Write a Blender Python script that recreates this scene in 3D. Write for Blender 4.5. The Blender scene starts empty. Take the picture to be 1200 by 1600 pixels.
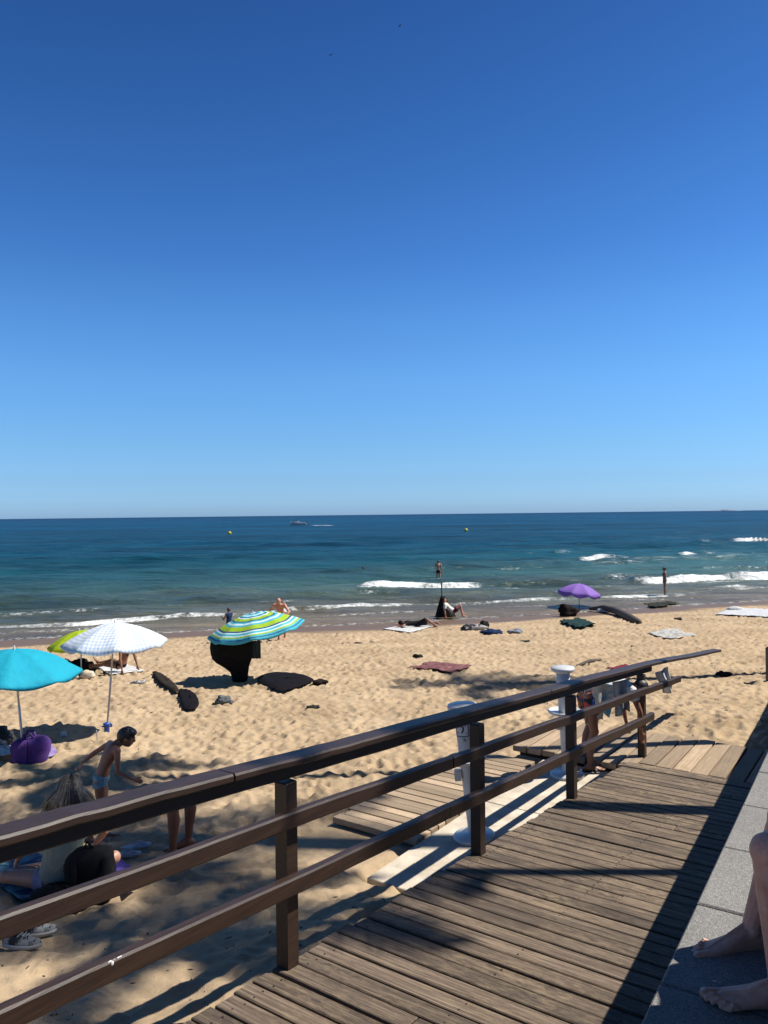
import bpy, math, random
import numpy as np
from mathutils import Vector, Matrix, noise as mnoise
random.seed(7); rng = np.random.default_rng(7)
C = bpy.context.scene.collection
SC = bpy.context.scene
F = 1190.0; SEA = -4.8
# ------------------------------------------------------------------ camera, sky, sun, exposure
ROLL = math.atan2(14, 1200); PITCH = math.atan2(4, F)
cx_ = Vector((math.cos(ROLL), 0, -math.sin(ROLL)))
fw_ = Vector((0, math.cos(PITCH), math.sin(PITCH)))
cx_ = (cx_ - fw_ * cx_.dot(fw_)).normalized()
cy_ = cx_.cross(fw_).normalized()
cam = bpy.data.cameras.new('camera'); camo = bpy.data.objects.new('camera', cam); C.objects.link(camo)
camo.matrix_world = Matrix(((cx_.x, cy_.x, -fw_.x, 0), (cx_.y, cy_.y, -fw_.y, 0), (cx_.z, cy_.z, -fw_.z, 0), (0, 0, 0, 1)))
cam.sensor_fit = 'VERTICAL'; cam.sensor_height = 24; cam.lens = 24 * F / 1600
cam.clip_start = 0.05; cam.clip_end = 60000
SC.camera = camo
SUN = Vector((0.76, 0.085, 1)).normalized()
EL = math.asin(SUN.z); AZ = math.atan2(SUN.x, SUN.y)
w = bpy.data.worlds.new('World'); SC.world = w; w.use_nodes = True
nt = w.node_tree; nt.nodes.clear()
sky = nt.nodes.new('ShaderNodeTexSky'); sky.sky_type = 'NISHITA'; sky.sun_disc = False
sky.sun_elevation = EL; sky.sun_rotation = AZ; sky.air_density = 1.0; sky.dust_density = 0.5; sky.ozone_density = 3.0; sky.altitude = 0
hs = nt.nodes.new('ShaderNodeHueSaturation'); hs.inputs['Saturation'].default_value = 1.12; hs.inputs['Value'].default_value = 1.0
bg = nt.nodes.new('ShaderNodeBackground'); bg.inputs[1].default_value = 0.10 / 2 ** 0.62
wo = nt.nodes.new('ShaderNodeOutputWorld')
tcw = nt.nodes.new('ShaderNodeTexCoord'); spw = nt.nodes.new('ShaderNodeSeparateXYZ'); rw_ = nt.nodes.new('ShaderNodeValToRGB'); mw = nt.nodes.new('ShaderNodeMix'); mw.data_type = 'RGBA'; mw.blend_type = 'MULTIPLY'; mw.inputs[0].default_value = 1
nt.links.new(tcw.outputs['Generated'], spw.inputs[0]); nt.links.new(spw.outputs[2], rw_.inputs[0])
# clear-air colour of the sky by height above the horizon (a deep saturated summer blue)
def lin(c): return tuple(((x / 255) / 12.92 if x / 255 <= .04045 else ((x / 255 + .055) / 1.055) ** 2.4) for x in c)
SKYT = [(0.0, (181, 179, 158), (147, 183, 216)), (.02, (187, 189, 168), (150, 192, 224)), (.045, (182, 197, 188), (143, 193, 232)), (.087, (160, 188, 201), (130, 188, 238)), (.169, (128, 164, 197), (108, 172, 238)), (.247, (110, 146, 187), (88, 150, 224)), (.32, (99, 135, 178), (70, 129, 206)), (.453, (87, 121, 167), (52, 104, 178)), (.56, (82, 115, 160), (44, 90, 160)), (.66, (82, 115, 160), (44, 76, 124)), (1.0, (82, 115, 160), (40, 60, 92))]
el_ = rw_.color_ramp.elements
for i, (p_, a_, b_) in enumerate(SKYT):
    e_ = el_[0] if i == 0 else (el_[len(el_) - 1] if i == len(SKYT) - 1 else el_.new(p_)); e_.position = p_
    e_.color = (*[y / x for x, y in zip(lin(a_), lin(b_))], 1)
nt.links.new(sky.outputs[0], hs.inputs['Color']); nt.links.new(hs.outputs[0], mw.inputs[6]); nt.links.new(rw_.outputs[0], mw.inputs[7]); nt.links.new(mw.outputs[2], bg.inputs[0]); nt.links.new(bg.outputs[0], wo.inputs[0])
sl = bpy.data.lights.new('sun', 'SUN'); so = bpy.data.objects.new('sun', sl); C.objects.link(so)
sl.energy = 5.0; sl.angle = math.radians(0.53); sl.color = (1.0, 0.95, 0.87)
so.rotation_euler = (-SUN).to_track_quat('-Z', 'Y').to_euler(); so.location = (20, -5, 30)
SC.view_settings.view_transform = 'Standard'; SC.view_settings.look = 'None'
SC.view_settings.gamma = 1; SC.view_settings.use_curve_mapping = False; SC.view_settings.exposure = 0.62

# ------------------------------------------------------------------ geometry of the place
def ray(px, py):
    d = cx_ * ((px - 600) / F) + cy_ * ((800 - py) / F) + fw_
    return d / d.y
def P(px, py, z):
    d = ray(px, py); t = z / d.z
    return Vector((d.x * t, d.y * t, z))
def PY(px, py, Y): return ray(px, py) * Y
R35 = math.radians(35.0); EX = Vector((math.cos(R35), -math.sin(R35), 0)); EY = Vector((math.sin(R35), math.cos(R35), 0))
def UV(p): return p.dot(EY), p.dot(EX)          # u along the ramp, v across it
def FR(u, v, z=0): return Vector((EX.x * v + EY.x * u, EX.y * v + EY.y * u, z))
V0 = -2.74                                       # rail line
def zdeck(u): return -2.37 - 0.0895 * (u - 3.016)
PADZ = -3.03; BZ = -2.93
_d = [-5, 2, 4, 6, 7.5, 11.5, 16.7, 22, 28, 34, 45, 60, 120, 400]
_z = [-2.3, -2.45, -2.67, -2.98, -3.1, -3.32, -3.62, -3.98, -4.38, -4.8, -5.35, -5.8, -8, -12]
def sst(a, b, x):
    t = np.clip((x - a) / (b - a), 0, 1); return t * t * (3 - 2 * t)
def base_ground(X, Y):
    X = np.asarray(X, float); Y = np.asarray(Y, float)
    d = Y - 0.29 * X * np.clip((Y - 8) / 20, 0, 1) + 0.5 * np.sin(X * 0.16 + 1) * sst(20, 30, Y)
    z = np.interp(d, _d, _z)
    z = z + 0.12 * np.exp(-((X - 5.5) / 3) ** 2 - ((Y - 11.3) / 2.0) ** 2)
    u = X * EY.x + Y * EY.y; v = X * EX.x + Y * EX.y
    # keep the sand below the slab, the boardwalks and the ramp
    inside = lambda u0, u1, v0, v1, m=0.12: sst(u0 - m, u0 + .02, u) * (1 - sst(u1 - .02, u1 + m, u)) * sst(v0 - m, v0 + .02, v) * (1 - sst(v1 - .02, v1 + m, v))
    for (u0, u1, v0, v1, zz) in ((5.1, 8.9, -3.82, -2.6, -3.12), (5.9, 8.9, -4.85, -3.8, -3.10), (8.75, 10.3, -4.25, 0.5, -3.03)):
        m = inside(u0, u1, v0, v1); z = z * (1 - m) + np.minimum(z, zz) * m
    m = sst(-2.78, -2.7, v) * (1 - sst(9.0, 9.2, u)); z = z * (1 - m) + np.minimum(z, np.minimum(-2.7, -2.37 - 0.0895 * (u - 3.016) - .22)) * m
    return z
def GZ(x, y): return float(base_ground(x, y))
def PG(px, py):
    z = -3.5
    for _ in range(40):
        p = P(px, py, z); z = 0.5 * z + 0.5 * GZ(p.x, p.y)
    return Vector((p.x, p.y, GZ(p.x, p.y)))

_perm = rng.random((512, 512))
def vnoise(x, y, seed=0):
    x = x + seed * 17.3; y = y + seed * 9.1
    xi = np.floor(x).astype(int); yi = np.floor(y).astype(int); fx = x - xi; fy = y - yi
    fx = fx * fx * (3 - 2 * fx); fy = fy * fy * (3 - 2 * fy)
    g = lambda a, b: _perm[a % 512, b % 512]
    return (g(xi, yi) * (1 - fx) + g(xi + 1, yi) * fx) * (1 - fy) + (g(xi, yi + 1) * (1 - fx) + g(xi + 1, yi + 1) * fx) * fy - .5
def fbm(x, y, o=4, seed=0):
    s = 0; a = 1.0
    for i in range(o):
        s = s + a * vnoise(x * 2 ** i, y * 2 ** i, seed + i); a *= .5
    return s

# ------------------------------------------------------------------ materials
def N(nt, t, **k):
    n = nt.nodes.new(t)
    for a, b in k.items():
        if a in n.inputs: n.inputs[a].default_value = b
        else: setattr(n, a, b)
    return n
MATS = {}
def mat(name, col=(.5, .5, .5), rough=.6, col2=None, nscale=8, nstretch=(1, 1, 1), bump=0, bscale=40, spec=.5, metallic=0, sss=0, transl=0, ramp=(.35, .65), coat=0):
    if name in MATS: return MATS[name]
    m = bpy.data.materials.new(name); m.use_nodes = True; t = m.node_tree; b = t.nodes['Principled BSDF']; MATS[name] = m
    b.inputs['Base Color'].default_value = (*col, 1); b.inputs['Roughness'].default_value = rough
    b.inputs['Metallic'].default_value = metallic; b.inputs['Specular IOR Level'].default_value = spec
    b.inputs['Coat Weight'].default_value = coat
    if sss:
        b.inputs['Subsurface Weight'].default_value = sss; b.inputs['Subsurface Radius'].default_value = (.02, .008, .004)
    tc = N(t, 'ShaderNodeTexCoord'); mp = N(t, 'ShaderNodeMapping'); mp.inputs['Scale'].default_value = nstretch
    t.links.new(tc.outputs['Object'], mp.inputs[0])
    if col2:
        n = N(t, 'ShaderNodeTexNoise', Scale=nscale, Detail=6.0, Roughness=.62); t.links.new(mp.outputs[0], n.inputs['Vector'])
        r = N(t, 'ShaderNodeValToRGB'); r.color_ramp.elements[0].position = ramp[0]; r.color_ramp.elements[1].position = ramp[1]
        r.color_ramp.elements[0].color = (*col, 1); r.color_ramp.elements[1].color = (*col2, 1)
        t.links.new(n.outputs['Fac'], r.inputs[0]); t.links.new(r.outputs[0], b.inputs['Base Color'])
    if bump:
        n2 = N(t, 'ShaderNodeTexNoise', Scale=bscale, Detail=5.0, Roughness=.6); t.links.new(mp.outputs[0], n2.inputs['Vector'])
        bp = N(t, 'ShaderNodeBump', Strength=1.0, Distance=bump); t.links.new(n2.outputs['Fac'], bp.inputs['Height']); t.links.new(bp.outputs[0], b.inputs['Normal'])
    if transl:
        out = t.nodes['Material Output']; tr = N(t, 'ShaderNodeBsdfTranslucent'); mx = N(t, 'ShaderNodeMixShader', Fac=transl)
        src = b.inputs['Base Color']
        if src.is_linked: t.links.new(src.links[0].from_socket, tr.inputs['Color'])
        else: tr.inputs['Color'].default_value = (*col, 1)
        t.links.new(b.outputs[0], mx.inputs[1]); t.links.new(tr.outputs[0], mx.inputs[2]); t.links.new(mx.outputs[0], out.inputs['Surface'])
    return m
def skin(name, c, rough=.5):
    return mat(name, c, rough, tuple(min(1, x * 1.25) for x in c), nscale=9, bump=.0012, bscale=60, sss=.08, ramp=(.3, .7))
def cloth(name, c, c2=None, **k):
    return mat(name, c, .85, c2 or tuple(x * .75 for x in c), nscale=k.get('s', 6), bump=k.get('bump', .004), bscale=k.get('bs', 90), spec=.12, transl=k.get('tr', 0))

# ------------------------------------------------------------------ mesh helpers
class MB:
    def __init__(s): s.V = []; s.F = []; s.n = 0
    def add(s, v, f):
        s.V.append(np.asarray(v, float).reshape(-1, 3)); s.F += [tuple(i + s.n for i in q) for q in f]; s.n += len(s.V[-1]); return s
    def box(s, c, d, R=None, ch=0):
        hx, hy, hz = d[0] / 2, d[1] / 2, d[2] / 2
        if ch <= 0:
            v = np.array([(x, y, z) for z in (-hz, hz) for y in (-hy, hy) for x in (-hx, hx)])
            f = [(0, 2, 3, 1), (4, 5, 7, 6), (0, 1, 5, 4), (2, 6, 7, 3), (0, 4, 6, 2), (1, 3, 7, 5)]
        else:
            v = []; f = []
            ring = lambda a, b, z: [(-a, -b, z), (a, -b, z), (a, b, z), (-a, b, z)]
            for a, b, z in ((hx - ch, hy - ch, -hz), (hx, hy, -hz + ch), (hx, hy, hz - ch), (hx - ch, hy - ch, hz)): v += ring(a, b, z)
            for k in range(3):
                for j in range(4): f.append((4 * k + j, 4 * k + (j + 1) % 4, 4 * k + 4 + (j + 1) % 4, 4 * k + 4 + j))
            f += [(3, 2, 1, 0), (12, 13, 14, 15)]; v = np.array(v)
        if R is not None: v = v @ np.array(R).T
        return s.add(v + np.array(c), f)
    def ell(s, c, r, R=None, n=14, m=9):
        v = [(0, 0, -1)]; f = []
        for i in range(1, m):
            a = -math.pi / 2 + math.pi * i / m
            for j in range(n): b = 2 * math.pi * j / n; v.append((math.cos(a) * math.cos(b), math.cos(a) * math.sin(b), math.sin(a)))
        v.append((0, 0, 1)); top = len(v) - 1
        for j in range(n):
            f.append((0, 1 + (j + 1) % n, 1 + j)); f.append((top, top - n + j, top - n + (j + 1) % n))
        for i in range(m - 2):
            for j in range(n): a = 1 + i * n + j; b = 1 + i * n + (j + 1) % n; f.append((a, b, b + n, a + n))
        v = np.array(v) * np.array(r)
        if R is not None: v = v @ np.array(R).T
        return s.add(v + np.array(c), f)
    def tube(s, pts, rad, n=10, round_=True, flat=None):
        pts = [Vector(p) for p in pts]; rad = list(rad) if hasattr(rad, '__len__') else [rad] * len(pts)
        if round_:
            d0 = (pts[0] - pts[1]).normalized(); d1 = (pts[-1] - pts[-2]).normalized()
            pts = [pts[0] + d0 * rad[0] * .92, pts[0] + d0 * rad[0] * .6] + pts + [pts[-1] + d1 * rad[-1] * .6, pts[-1] + d1 * rad[-1] * .92]
            rad = [rad[0] * .35, rad[0] * .8] + rad + [rad[-1] * .8, rad[-1] * .35]
        v = []; f = []; up = None
        for i, p in enumerate(pts):
            a = pts[max(i - 1, 0)]; b = pts[min(i + 1, len(pts) - 1)]; t = (b - a)
            t = t.normalized() if t.length > 1e-9 else Vector((0, 0, 1))
            if up is None:
                up = Vector(flat[0]) if flat else (Vector((0, 0, 1)) if abs(t.z) < .9 else Vector((1, 0, 0)))
            x = up - t * up.dot(t); x = x.normalized() if x.length > 1e-6 else t.orthogonal().normalized(); up = x; y = t.cross(x)
            ky = flat[1] if flat else 1
            for j in range(n):
                q = 2 * math.pi * j / n; v.append(p + x * math.cos(q) * rad[i] + y * math.sin(q) * rad[i] * ky)
        for i in range(len(pts) - 1):
            for j in range(n): a = i * n + j; b = i * n + (j + 1) % n; f.append((a, b, b + n, a + n))
        f.append(tuple(range(n - 1, -1, -1))); k = (len(pts) - 1) * n; f.append(tuple(range(k, k + n)))
        return s.add([tuple(q) for q in v], f)
    def lathe(s, prof, c=(0, 0, 0), n=28):
        v = []; f = []
        for r, z in prof:
            for j in range(n): q = 2 * math.pi * j / n; v.append((c[0] + r * math.cos(q), c[1] + r * math.sin(q), c[2] + z))
        for i in range(len(prof) - 1):
            for j in range(n): a = i * n + j; b = i * n + (j + 1) % n; f.append((a, b, b + n, a + n))
        f.append(tuple(range(n - 1, -1, -1))); k = (len(prof) - 1) * n; f.append(tuple(range(k, k + n)))
        return s.add(v, f)
def obj(name, mb, m, parent=None, smooth=True, loc=None, rot=None, remesh=0, smooth_it=4, solid=0, bevel=0):
    me = bpy.data.meshes.new(name)
    me.from_pydata(np.concatenate(mb.V).tolist(), [], mb.F); me.update()
    o = bpy.data.objects.new(name, me); C.objects.link(o)
    if m: me.materials.append(m)
    if smooth: me.shade_smooth()
    if parent: o.parent = parent
    if loc is not None: o.location = loc
    if rot is not None: o.rotation_euler = rot
    if remesh:
        r = o.modifiers.new('r', 'REMESH'); r.mode = 'VOXEL'; r.voxel_size = remesh; r.use_smooth_shade = True
        sm = o.modifiers.new('s', 'SMOOTH'); sm.factor = .5; sm.iterations = smooth_it
    if solid: q = o.modifiers.new('so', 'SOLIDIFY'); q.thickness = solid; q.offset = 0
    if bevel: q = o.modifiers.new('b', 'BEVEL'); q.width = bevel; q.segments = 2; q.limit_method = 'ANGLE'
    return o
def tag(o, label, cat, group=None, kind=None):
    if label: o['label'] = label
    if cat: o['category'] = cat
    if group: o['group'] = group
    if kind: o['kind'] = kind
    return o
def thing(name, label, cat, loc, rz=0, group=None, rot=None):
    o = bpy.data.objects.new(name, None); C.objects.link(o); o.location = loc; o.rotation_euler = rot or (0, 0, rz); o.empty_display_size = .1
    return tag(o, label, cat, group)
def struct(o): o['kind'] = 'structure'; return o
def grid_obj(name, X, Y, Z, m, attrs=None):
    r, c = X.shape; V = np.stack([X, Y, Z], -1).reshape(-1, 3)
    i = np.arange(r * c).reshape(r, c); Fq = np.stack([i[:-1, :-1], i[:-1, 1:], i[1:, 1:], i[1:, :-1]], -1).reshape(-1, 4)
    me = bpy.data.meshes.new(name); me.vertices.add(len(V)); me.vertices.foreach_set('co', V.ravel())
    me.loops.add(Fq.size); me.loops.foreach_set('vertex_index', Fq.ravel()); me.polygons.add(len(Fq))
    me.polygons.foreach_set('loop_start', np.arange(0, Fq.size, 4)); me.polygons.foreach_set('loop_total', np.full(len(Fq), 4))
    me.update(calc_edges=True); me.shade_smooth()
    for k, a in (attrs or {}).items():
        at = me.attributes.new(k, 'FLOAT', 'POINT'); at.data.foreach_set('value', np.asarray(a, float).ravel())
    o = bpy.data.objects.new(name, me); C.objects.link(o); me.materials.append(m); return o

# ------------------------------------------------------------------ sand
def sand_mat():
    m = bpy.data.materials.new('sand'); m.use_nodes = True; t = m.node_tree; b = t.nodes['Principled BSDF']; L = t.links.new
    tc = N(t, 'ShaderNodeTexCoord')
    n1 = N(t, 'ShaderNodeTexNoise', Scale=.7, Detail=5.0); n2 = N(t, 'ShaderNodeTexNoise', Scale=260.0, Detail=3.0, Roughness=.7); n3 = N(t, 'ShaderNodeTexNoise', Scale=14.0, Detail=6.0, Roughness=.7)
    for n in (n1, n2, n3): L(tc.outputs['Object'], n.inputs['Vector'])
    r = N(t, 'ShaderNodeValToRGB'); e = r.color_ramp.elements
    e[0].position = .3; e[0].color = (.50, .36, .215, 1); e[1].position = .7; e[1].color = (.65, .485, .305, 1); L(n1.outputs['Fac'], r.inputs[0])
    mr = N(t, 'ShaderNodeMapRange'); mr.inputs['From Min'].default_value = .3; mr.inputs['From Max'].default_value = .7; mr.inputs['To Min'].default_value = .82; mr.inputs['To Max'].default_value = 1.1; L(n2.outputs['Fac'], mr.inputs[0])
    mr3 = N(t, 'ShaderNodeMapRange'); mr3.inputs['From Min'].default_value = .3; mr3.inputs['From Max'].default_value = .7; mr3.inputs['To Min'].default_value = .86; mr3.inputs['To Max'].default_value = 1.08; L(n3.outputs['Fac'], mr3.inputs[0])
    mm = N(t, 'ShaderNodeMath', operation='MULTIPLY'); L(mr.outputs[0], mm.inputs[0]); L(mr3.outputs[0], mm.inputs[1])
    mx = N(t, 'ShaderNodeVectorMath', operation='SCALE'); L(r.outputs[0], mx.inputs[0]); L(mm.outputs[0], mx.inputs['Scale'])
    # dry debris flecks
    vo = N(t, 'ShaderNodeTexVoronoi', Scale=34.0); L(tc.outputs['Object'], vo.inputs['Vector'])
    vr = N(t, 'ShaderNodeValToRGB'); vr.color_ramp.elements[0].position = .07; vr.color_ramp.elements[1].position = .13; vr.color_ramp.elements[0].color = (.25, .2, .16, 1); vr.color_ramp.elements[1].color = (1, 1, 1, 1); L(vo.outputs['Distance'], vr.inputs[0])
    vn = N(t, 'ShaderNodeTexNoise', Scale=2.2, Detail=3.0); L(tc.outputs['Object'], vn.inputs['Vector'])
    vm = N(t, 'ShaderNodeValToRGB'); vm.color_ramp.elements[0].position = .5; vm.color_ramp.elements[1].position = .66; L(vn.outputs['Fac'], vm.inputs[0])
    m1 = N(t, 'ShaderNodeMix', data_type='RGBA', blend_type='MULTIPLY'); L(vm.outputs[0], m1.inputs[0]); L(mx.outputs[0], m1.inputs[6]); L(vr.outputs[0], m1.inputs[7])
    at = N(t, 'ShaderNodeAttribute', attribute_name='wet')
    m2 = N(t, 'ShaderNodeMix', data_type='RGBA', blend_type='MIX'); L(at.outputs['Fac'], m2.inputs[0]); L(m1.outputs[2], m2.inputs[6]); m2.inputs[7].default_value = (.20, .125, .07, 1)
    L(m2.outputs[2], b.inputs['Base Color'])
    rr = N(t, 'ShaderNodeMapRange'); rr.inputs['To Min'].default_value = .95; rr.inputs['To Max'].default_value = .5; L(at.outputs['Fac'], rr.inputs[0]); L(rr.outputs[0], b.inputs['Roughness'])
    b.inputs['Specular IOR Level'].default_value = .3
    dr = N(t, 'ShaderNodeMath', operation='SUBTRACT'); dr.inputs[0].default_value = 1.0; L(at.outputs['Fac'], dr.inputs[1])
    bp = N(t, 'ShaderNodeBump', Distance=.012); L(n3.outputs['Fac'], bp.inputs['Height']); L(dr.outputs[0], bp.inputs['Strength'])
    bp2 = N(t, 'ShaderNodeBump', Distance=.0012); L(n2.outputs['Fac'], bp2.inputs['Height']); L(bp.outputs[0], bp2.inputs['Normal']); L(dr.outputs[0], bp2.inputs['Strength']); L(bp2.outputs[0], b.inputs['Normal'])
    return m
# raster of footprints
RX0, RX1, RY0, RY1, RS = -22, 24, 1, 40, .03
rw, rh = int((RX1 - RX0) / RS), int((RY1 - RY0) / RS)
HM = np.zeros((rh, rw))
yy, xx = np.mgrid[-9:10, -9:10] * RS
for k in range(70000):
    r0 = rng.uniform(.04, .085) * (1 if rng.random() < .85 else 1.6); el = rng.uniform(1.2, 2.4); a = rng.uniform(0, math.pi); dp = rng.uniform(.010, .030)
    X = (xx * math.cos(a) + yy * math.sin(a)) / (r0 * el); Y = (-xx * math.sin(a) + yy * math.cos(a)) / r0
    q = X * X + Y * Y; k_ = -dp * np.exp(-q * 1.4) + dp * .55 * np.exp(-(np.sqrt(q) - 1.55) ** 2 * 5)
    i = rng.integers(15, rh - 16); j = rng.integers(15, rw - 16)
    HM[i - 9:i + 10, j - 9:j + 10] += k_
def raster(X, Y):
    fx = np.clip((X - RX0) / RS, 0, rw - 2); fy = np.clip((Y - RY0) / RS, 0, rh - 2); i = fy.astype(int); j = fx.astype(int); a = fx - j; b = fy - i
    return (HM[i, j] * (1 - a) + HM[i, j + 1] * a) * (1 - b) + (HM[i + 1, j] * (1 - a) + HM[i + 1, j + 1] * a) * b
tanv = np.concatenate([-np.linspace(3.2, .66, 60)[:-1], np.linspace(-.66, .66, 760), np.linspace(.66, 3.2, 60)[1:]])
yr = 1.4 * (70 / 1.4) ** np.linspace(0, 1, 980)
TX, GY = np.meshgrid(tanv, yr); GX = TX * (GY + .8)
G0 = base_ground(GX, GY); sd = GY - 0.29 * GX * np.clip((GY - 8) / 20, 0, 1)
edge_n = fbm(GX * .35, GY * .35, 3, 5)
wet = 1 - sst(-4.66, -4.52, G0 + edge_n * .10)
amp = (1 - sst(-4.40, -4.56, G0)) ; amp = 1 - wet
u_ = GX * EY.x + GY * EY.y; v_ = GX * EX.x + GY * EX.y
near_walk = np.maximum((sst(5.0, 5.2, u_) * (1 - sst(8.9, 9.0, u_)) * sst(-4.95, -4.8, v_)), sst(8.7, 8.8, u_) * (1 - sst(10.35, 10.5, u_)) * sst(-4.4, -4.2, v_))
amp = amp * (1 - near_walk) * (1 - sst(-2.9, -2.7, v_) * (1 - sst(9, 9.2, u_)))
nearsoft = .45 + .55 * sst(5, 11, GY)
def relief(X, Y):
    ns = .40 + .60 * sst(5, 10, Y)
    return raster(X, Y) * ns * 1.1 + fbm(X * .8, Y * .8, 3, 2) * (.03 + .05 * (1 - ns)) + fbm(X * 3, Y * 3, 3, 8) * .014 * (1 + .9 * (1 - ns)) - np.abs(fbm(X * 6, Y * 9, 3, 14)) * (.014 + .016 * ns)
GZZ = G0 + amp * relief(GX, GY)
def SZ(x, y):
    return GZ(x, y) + (float(relief(np.array([x]), np.array([y]))[0]) if GZ(x, y) > -4.5 else 0)
M_SAND = sand_mat()
struct(grid_obj('beach', GX, GY, GZZ, M_SAND, {'wet': wet}))
mb = MB(); mb.add([(-4000, -3000, -5.2), (4000, -3000, -5.2), (4000, 1.3, -5.2), (-4000, 1.3, -5.2)], [(0, 1, 2, 3)])
struct(obj('ground', mb, M_SAND))

# ------------------------------------------------------------------ water
def water_mat():
    m = bpy.data.materials.new('water'); m.use_nodes = True; t = m.node_tree; b = t.nodes['Principled BSDF']; L = t.links.new
    tc = N(t, 'ShaderNodeTexCoord'); at = N(t, 'ShaderNodeAttribute', attribute_name='off'); fo = N(t, 'ShaderNodeAttribute', attribute_name='foam')
    r = N(t, 'ShaderNodeValToRGB'); e = r.color_ramp.elements; L(at.outputs['Fac'], r.inputs[0])
    cols = [(0, (.22, .15, .09)), (.08, (.20, .165, .11)), (.16, (.12, .145, .11)), (.27, (.055, .13, .12)), (.42, (.010, .080, .110)), (.60, (.004, .058, .115)), (.82, (.002, .066, .150)), (1, (.002, .040, .115))]
    e[0].color = (*cols[0][1], 1); e[0].position = 0; e[1].color = (*cols[-1][1], 1); e[1].position = 1
    for p, c in cols[1:-1]: q = e.new(p); q.color = (*c, 1)
    def noi(sc, sx, sy, det=4.0, ro=.55):
        mp = N(t, 'ShaderNodeMapping'); mp.inputs['Scale'].default_value = (sx, sy, 1); mp.inputs['Rotation'].default_value = (0, 0, .12); L(tc.outputs['Object'], mp.inputs[0])
        n = N(t, 'ShaderNodeTexNoise', Scale=sc, Detail=det, Roughness=ro); L(mp.outputs[0], n.inputs['Vector']); return n
    big = noi(.012, .8, 1.6, 5.0, .6); big2 = noi(.1, .5, 1.1, 5.0, .65)
    ad = N(t, 'ShaderNodeMath', operation='ADD'); L(big.outputs['Fac'], ad.inputs[0]); L(big2.outputs['Fac'], ad.inputs[1])
    mr = N(t, 'ShaderNodeMapRange'); mr.inputs['From Min'].default_value = .75; mr.inputs['From Max'].default_value = 1.2; mr.inputs['To Min'].default_value = .45; mr.inputs['To Max'].default_value = 1.4; big3 = noi(.9, .22, 1.0, 6.0, .7); ad2 = N(t, 'ShaderNodeMath', operation='MULTIPLY_ADD'); L(big3.outputs['Fac'], ad2.inputs[0]); ad2.inputs[1].default_value = .9; L(ad.outputs[0], ad2.inputs[2]); ad3 = N(t, 'ShaderNodeMath', operation='SUBTRACT'); L(ad2.outputs[0], ad3.inputs[0]); ad3.inputs[1].default_value = .45; L(ad3.outputs[0], mr.inputs[0])
    sc = N(t, 'ShaderNodeVectorMath', operation='SCALE'); L(r.outputs[0], sc.inputs[0]); L(mr.outputs[0], sc.inputs['Scale'])
    # foam
    fn = noi(3.4, 1, .6, 9.0, .8); fa = N(t, 'ShaderNodeMath', operation='MULTIPLY_ADD'); L(fn.outputs['Fac'], fa.inputs[0]); fa.inputs[1].default_value = 1.9; L(fo.outputs['Fac'], fa.inputs[2])
    fr = N(t, 'ShaderNodeMapRange'); fr.inputs['From Min'].default_value = 1.33; fr.inputs['From Max'].default_value = 1.74; fr.clamp = True; L(fa.outputs[0], fr.inputs[0])
    mx = N(t, 'ShaderNodeMix', data_type='RGBA'); L(fr.outputs[0], mx.inputs[0]); L(sc.outputs[0], mx.inputs[6]); mx.inputs[7].default_value = (.80, .82, .81, 1); L(mx.outputs[2], b.inputs['Base Color'])
    rr = N(t, 'ShaderNodeMapRange'); rr.inputs['To Min'].default_value = .12; rr.inputs['To Max'].default_value = .8; L(fr.outputs[0], rr.inputs[0]); L(rr.outputs[0], b.inputs['Roughness'])
    b.inputs['IOR'].default_value = 1.33; b.inputs['Specular IOR Level'].default_value = .17
    w1 = noi(2.2, .45, 1.0, 6.0, .6); w2 = noi(.35, .4, 1.0, 5.0, .6); w3 = noi(.05, .5, 1, 5.0, .65)
    b1 = N(t, 'ShaderNodeBump', Strength=1.0, Distance=.20); L(w1.outputs['Fac'], b1.inputs['Height'])
    b2 = N(t, 'ShaderNodeBump', Strength=1.0, Distance=1.0); L(w2.outputs['Fac'], b2.inputs['Height']); L(b1.outputs[0], b2.inputs['Normal'])
    b3 = N(t, 'ShaderNodeBump', Strength=1.0, Distance=4.0); L(w3.outputs['Fac'], b3.inputs['Height']); L(b2.outputs[0], b3.inputs['Normal'])
    # sea roughened by waves: mean reflectance levels off instead of rising to a mirror at the horizon
    df = N(t, 'ShaderNodeBsdfDiffuse'); gl = N(t, 'ShaderNodeBsdfGlossy', Roughness=.16); fz = N(t, 'ShaderNodeFresnel', IOR=1.33); fm = N(t, 'ShaderNodeMath', operation='MINIMUM')
    rcap = N(t, 'ShaderNodeMapRange'); rcap.inputs['From Max'].default_value = .5; rcap.inputs['To Min'].default_value = .38; rcap.inputs['To Max'].default_value = .19; L(at.outputs['Fac'], rcap.inputs[0]); L(rcap.outputs[0], fm.inputs[1])
    L(mx.outputs[2], df.inputs['Color']); L(b3.outputs[0], gl.inputs['Normal']); L(b3.outputs[0], fz.inputs['Normal']); L(b2.outputs[0], df.inputs['Normal']); L(fz.outputs[0], fm.inputs[0])
    inv = N(t, 'ShaderNodeMath', operation='SUBTRACT'); inv.inputs[0].default_value = 1.0; L(fr.outputs[0], inv.inputs[1]); fk = N(t, 'ShaderNodeMath', operation='MULTIPLY'); L(fm.outputs[0], fk.inputs[0]); L(inv.outputs[0], fk.inputs[1])
    ms = N(t, 'ShaderNodeMixShader'); L(fk.outputs[0], ms.inputs[0]); L(df.outputs[0], ms.inputs[1]); L(gl.outputs[0], ms.inputs[2]); L(ms.outputs[0], t.nodes['Material Output'].inputs['Surface']); t.nodes.remove(b)
    return m
tanw = np.concatenate([-np.linspace(4, .6, 50)[:-1], np.linspace(-.6, .6, 1000), np.linspace(.6, 4, 50)[1:]])
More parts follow.
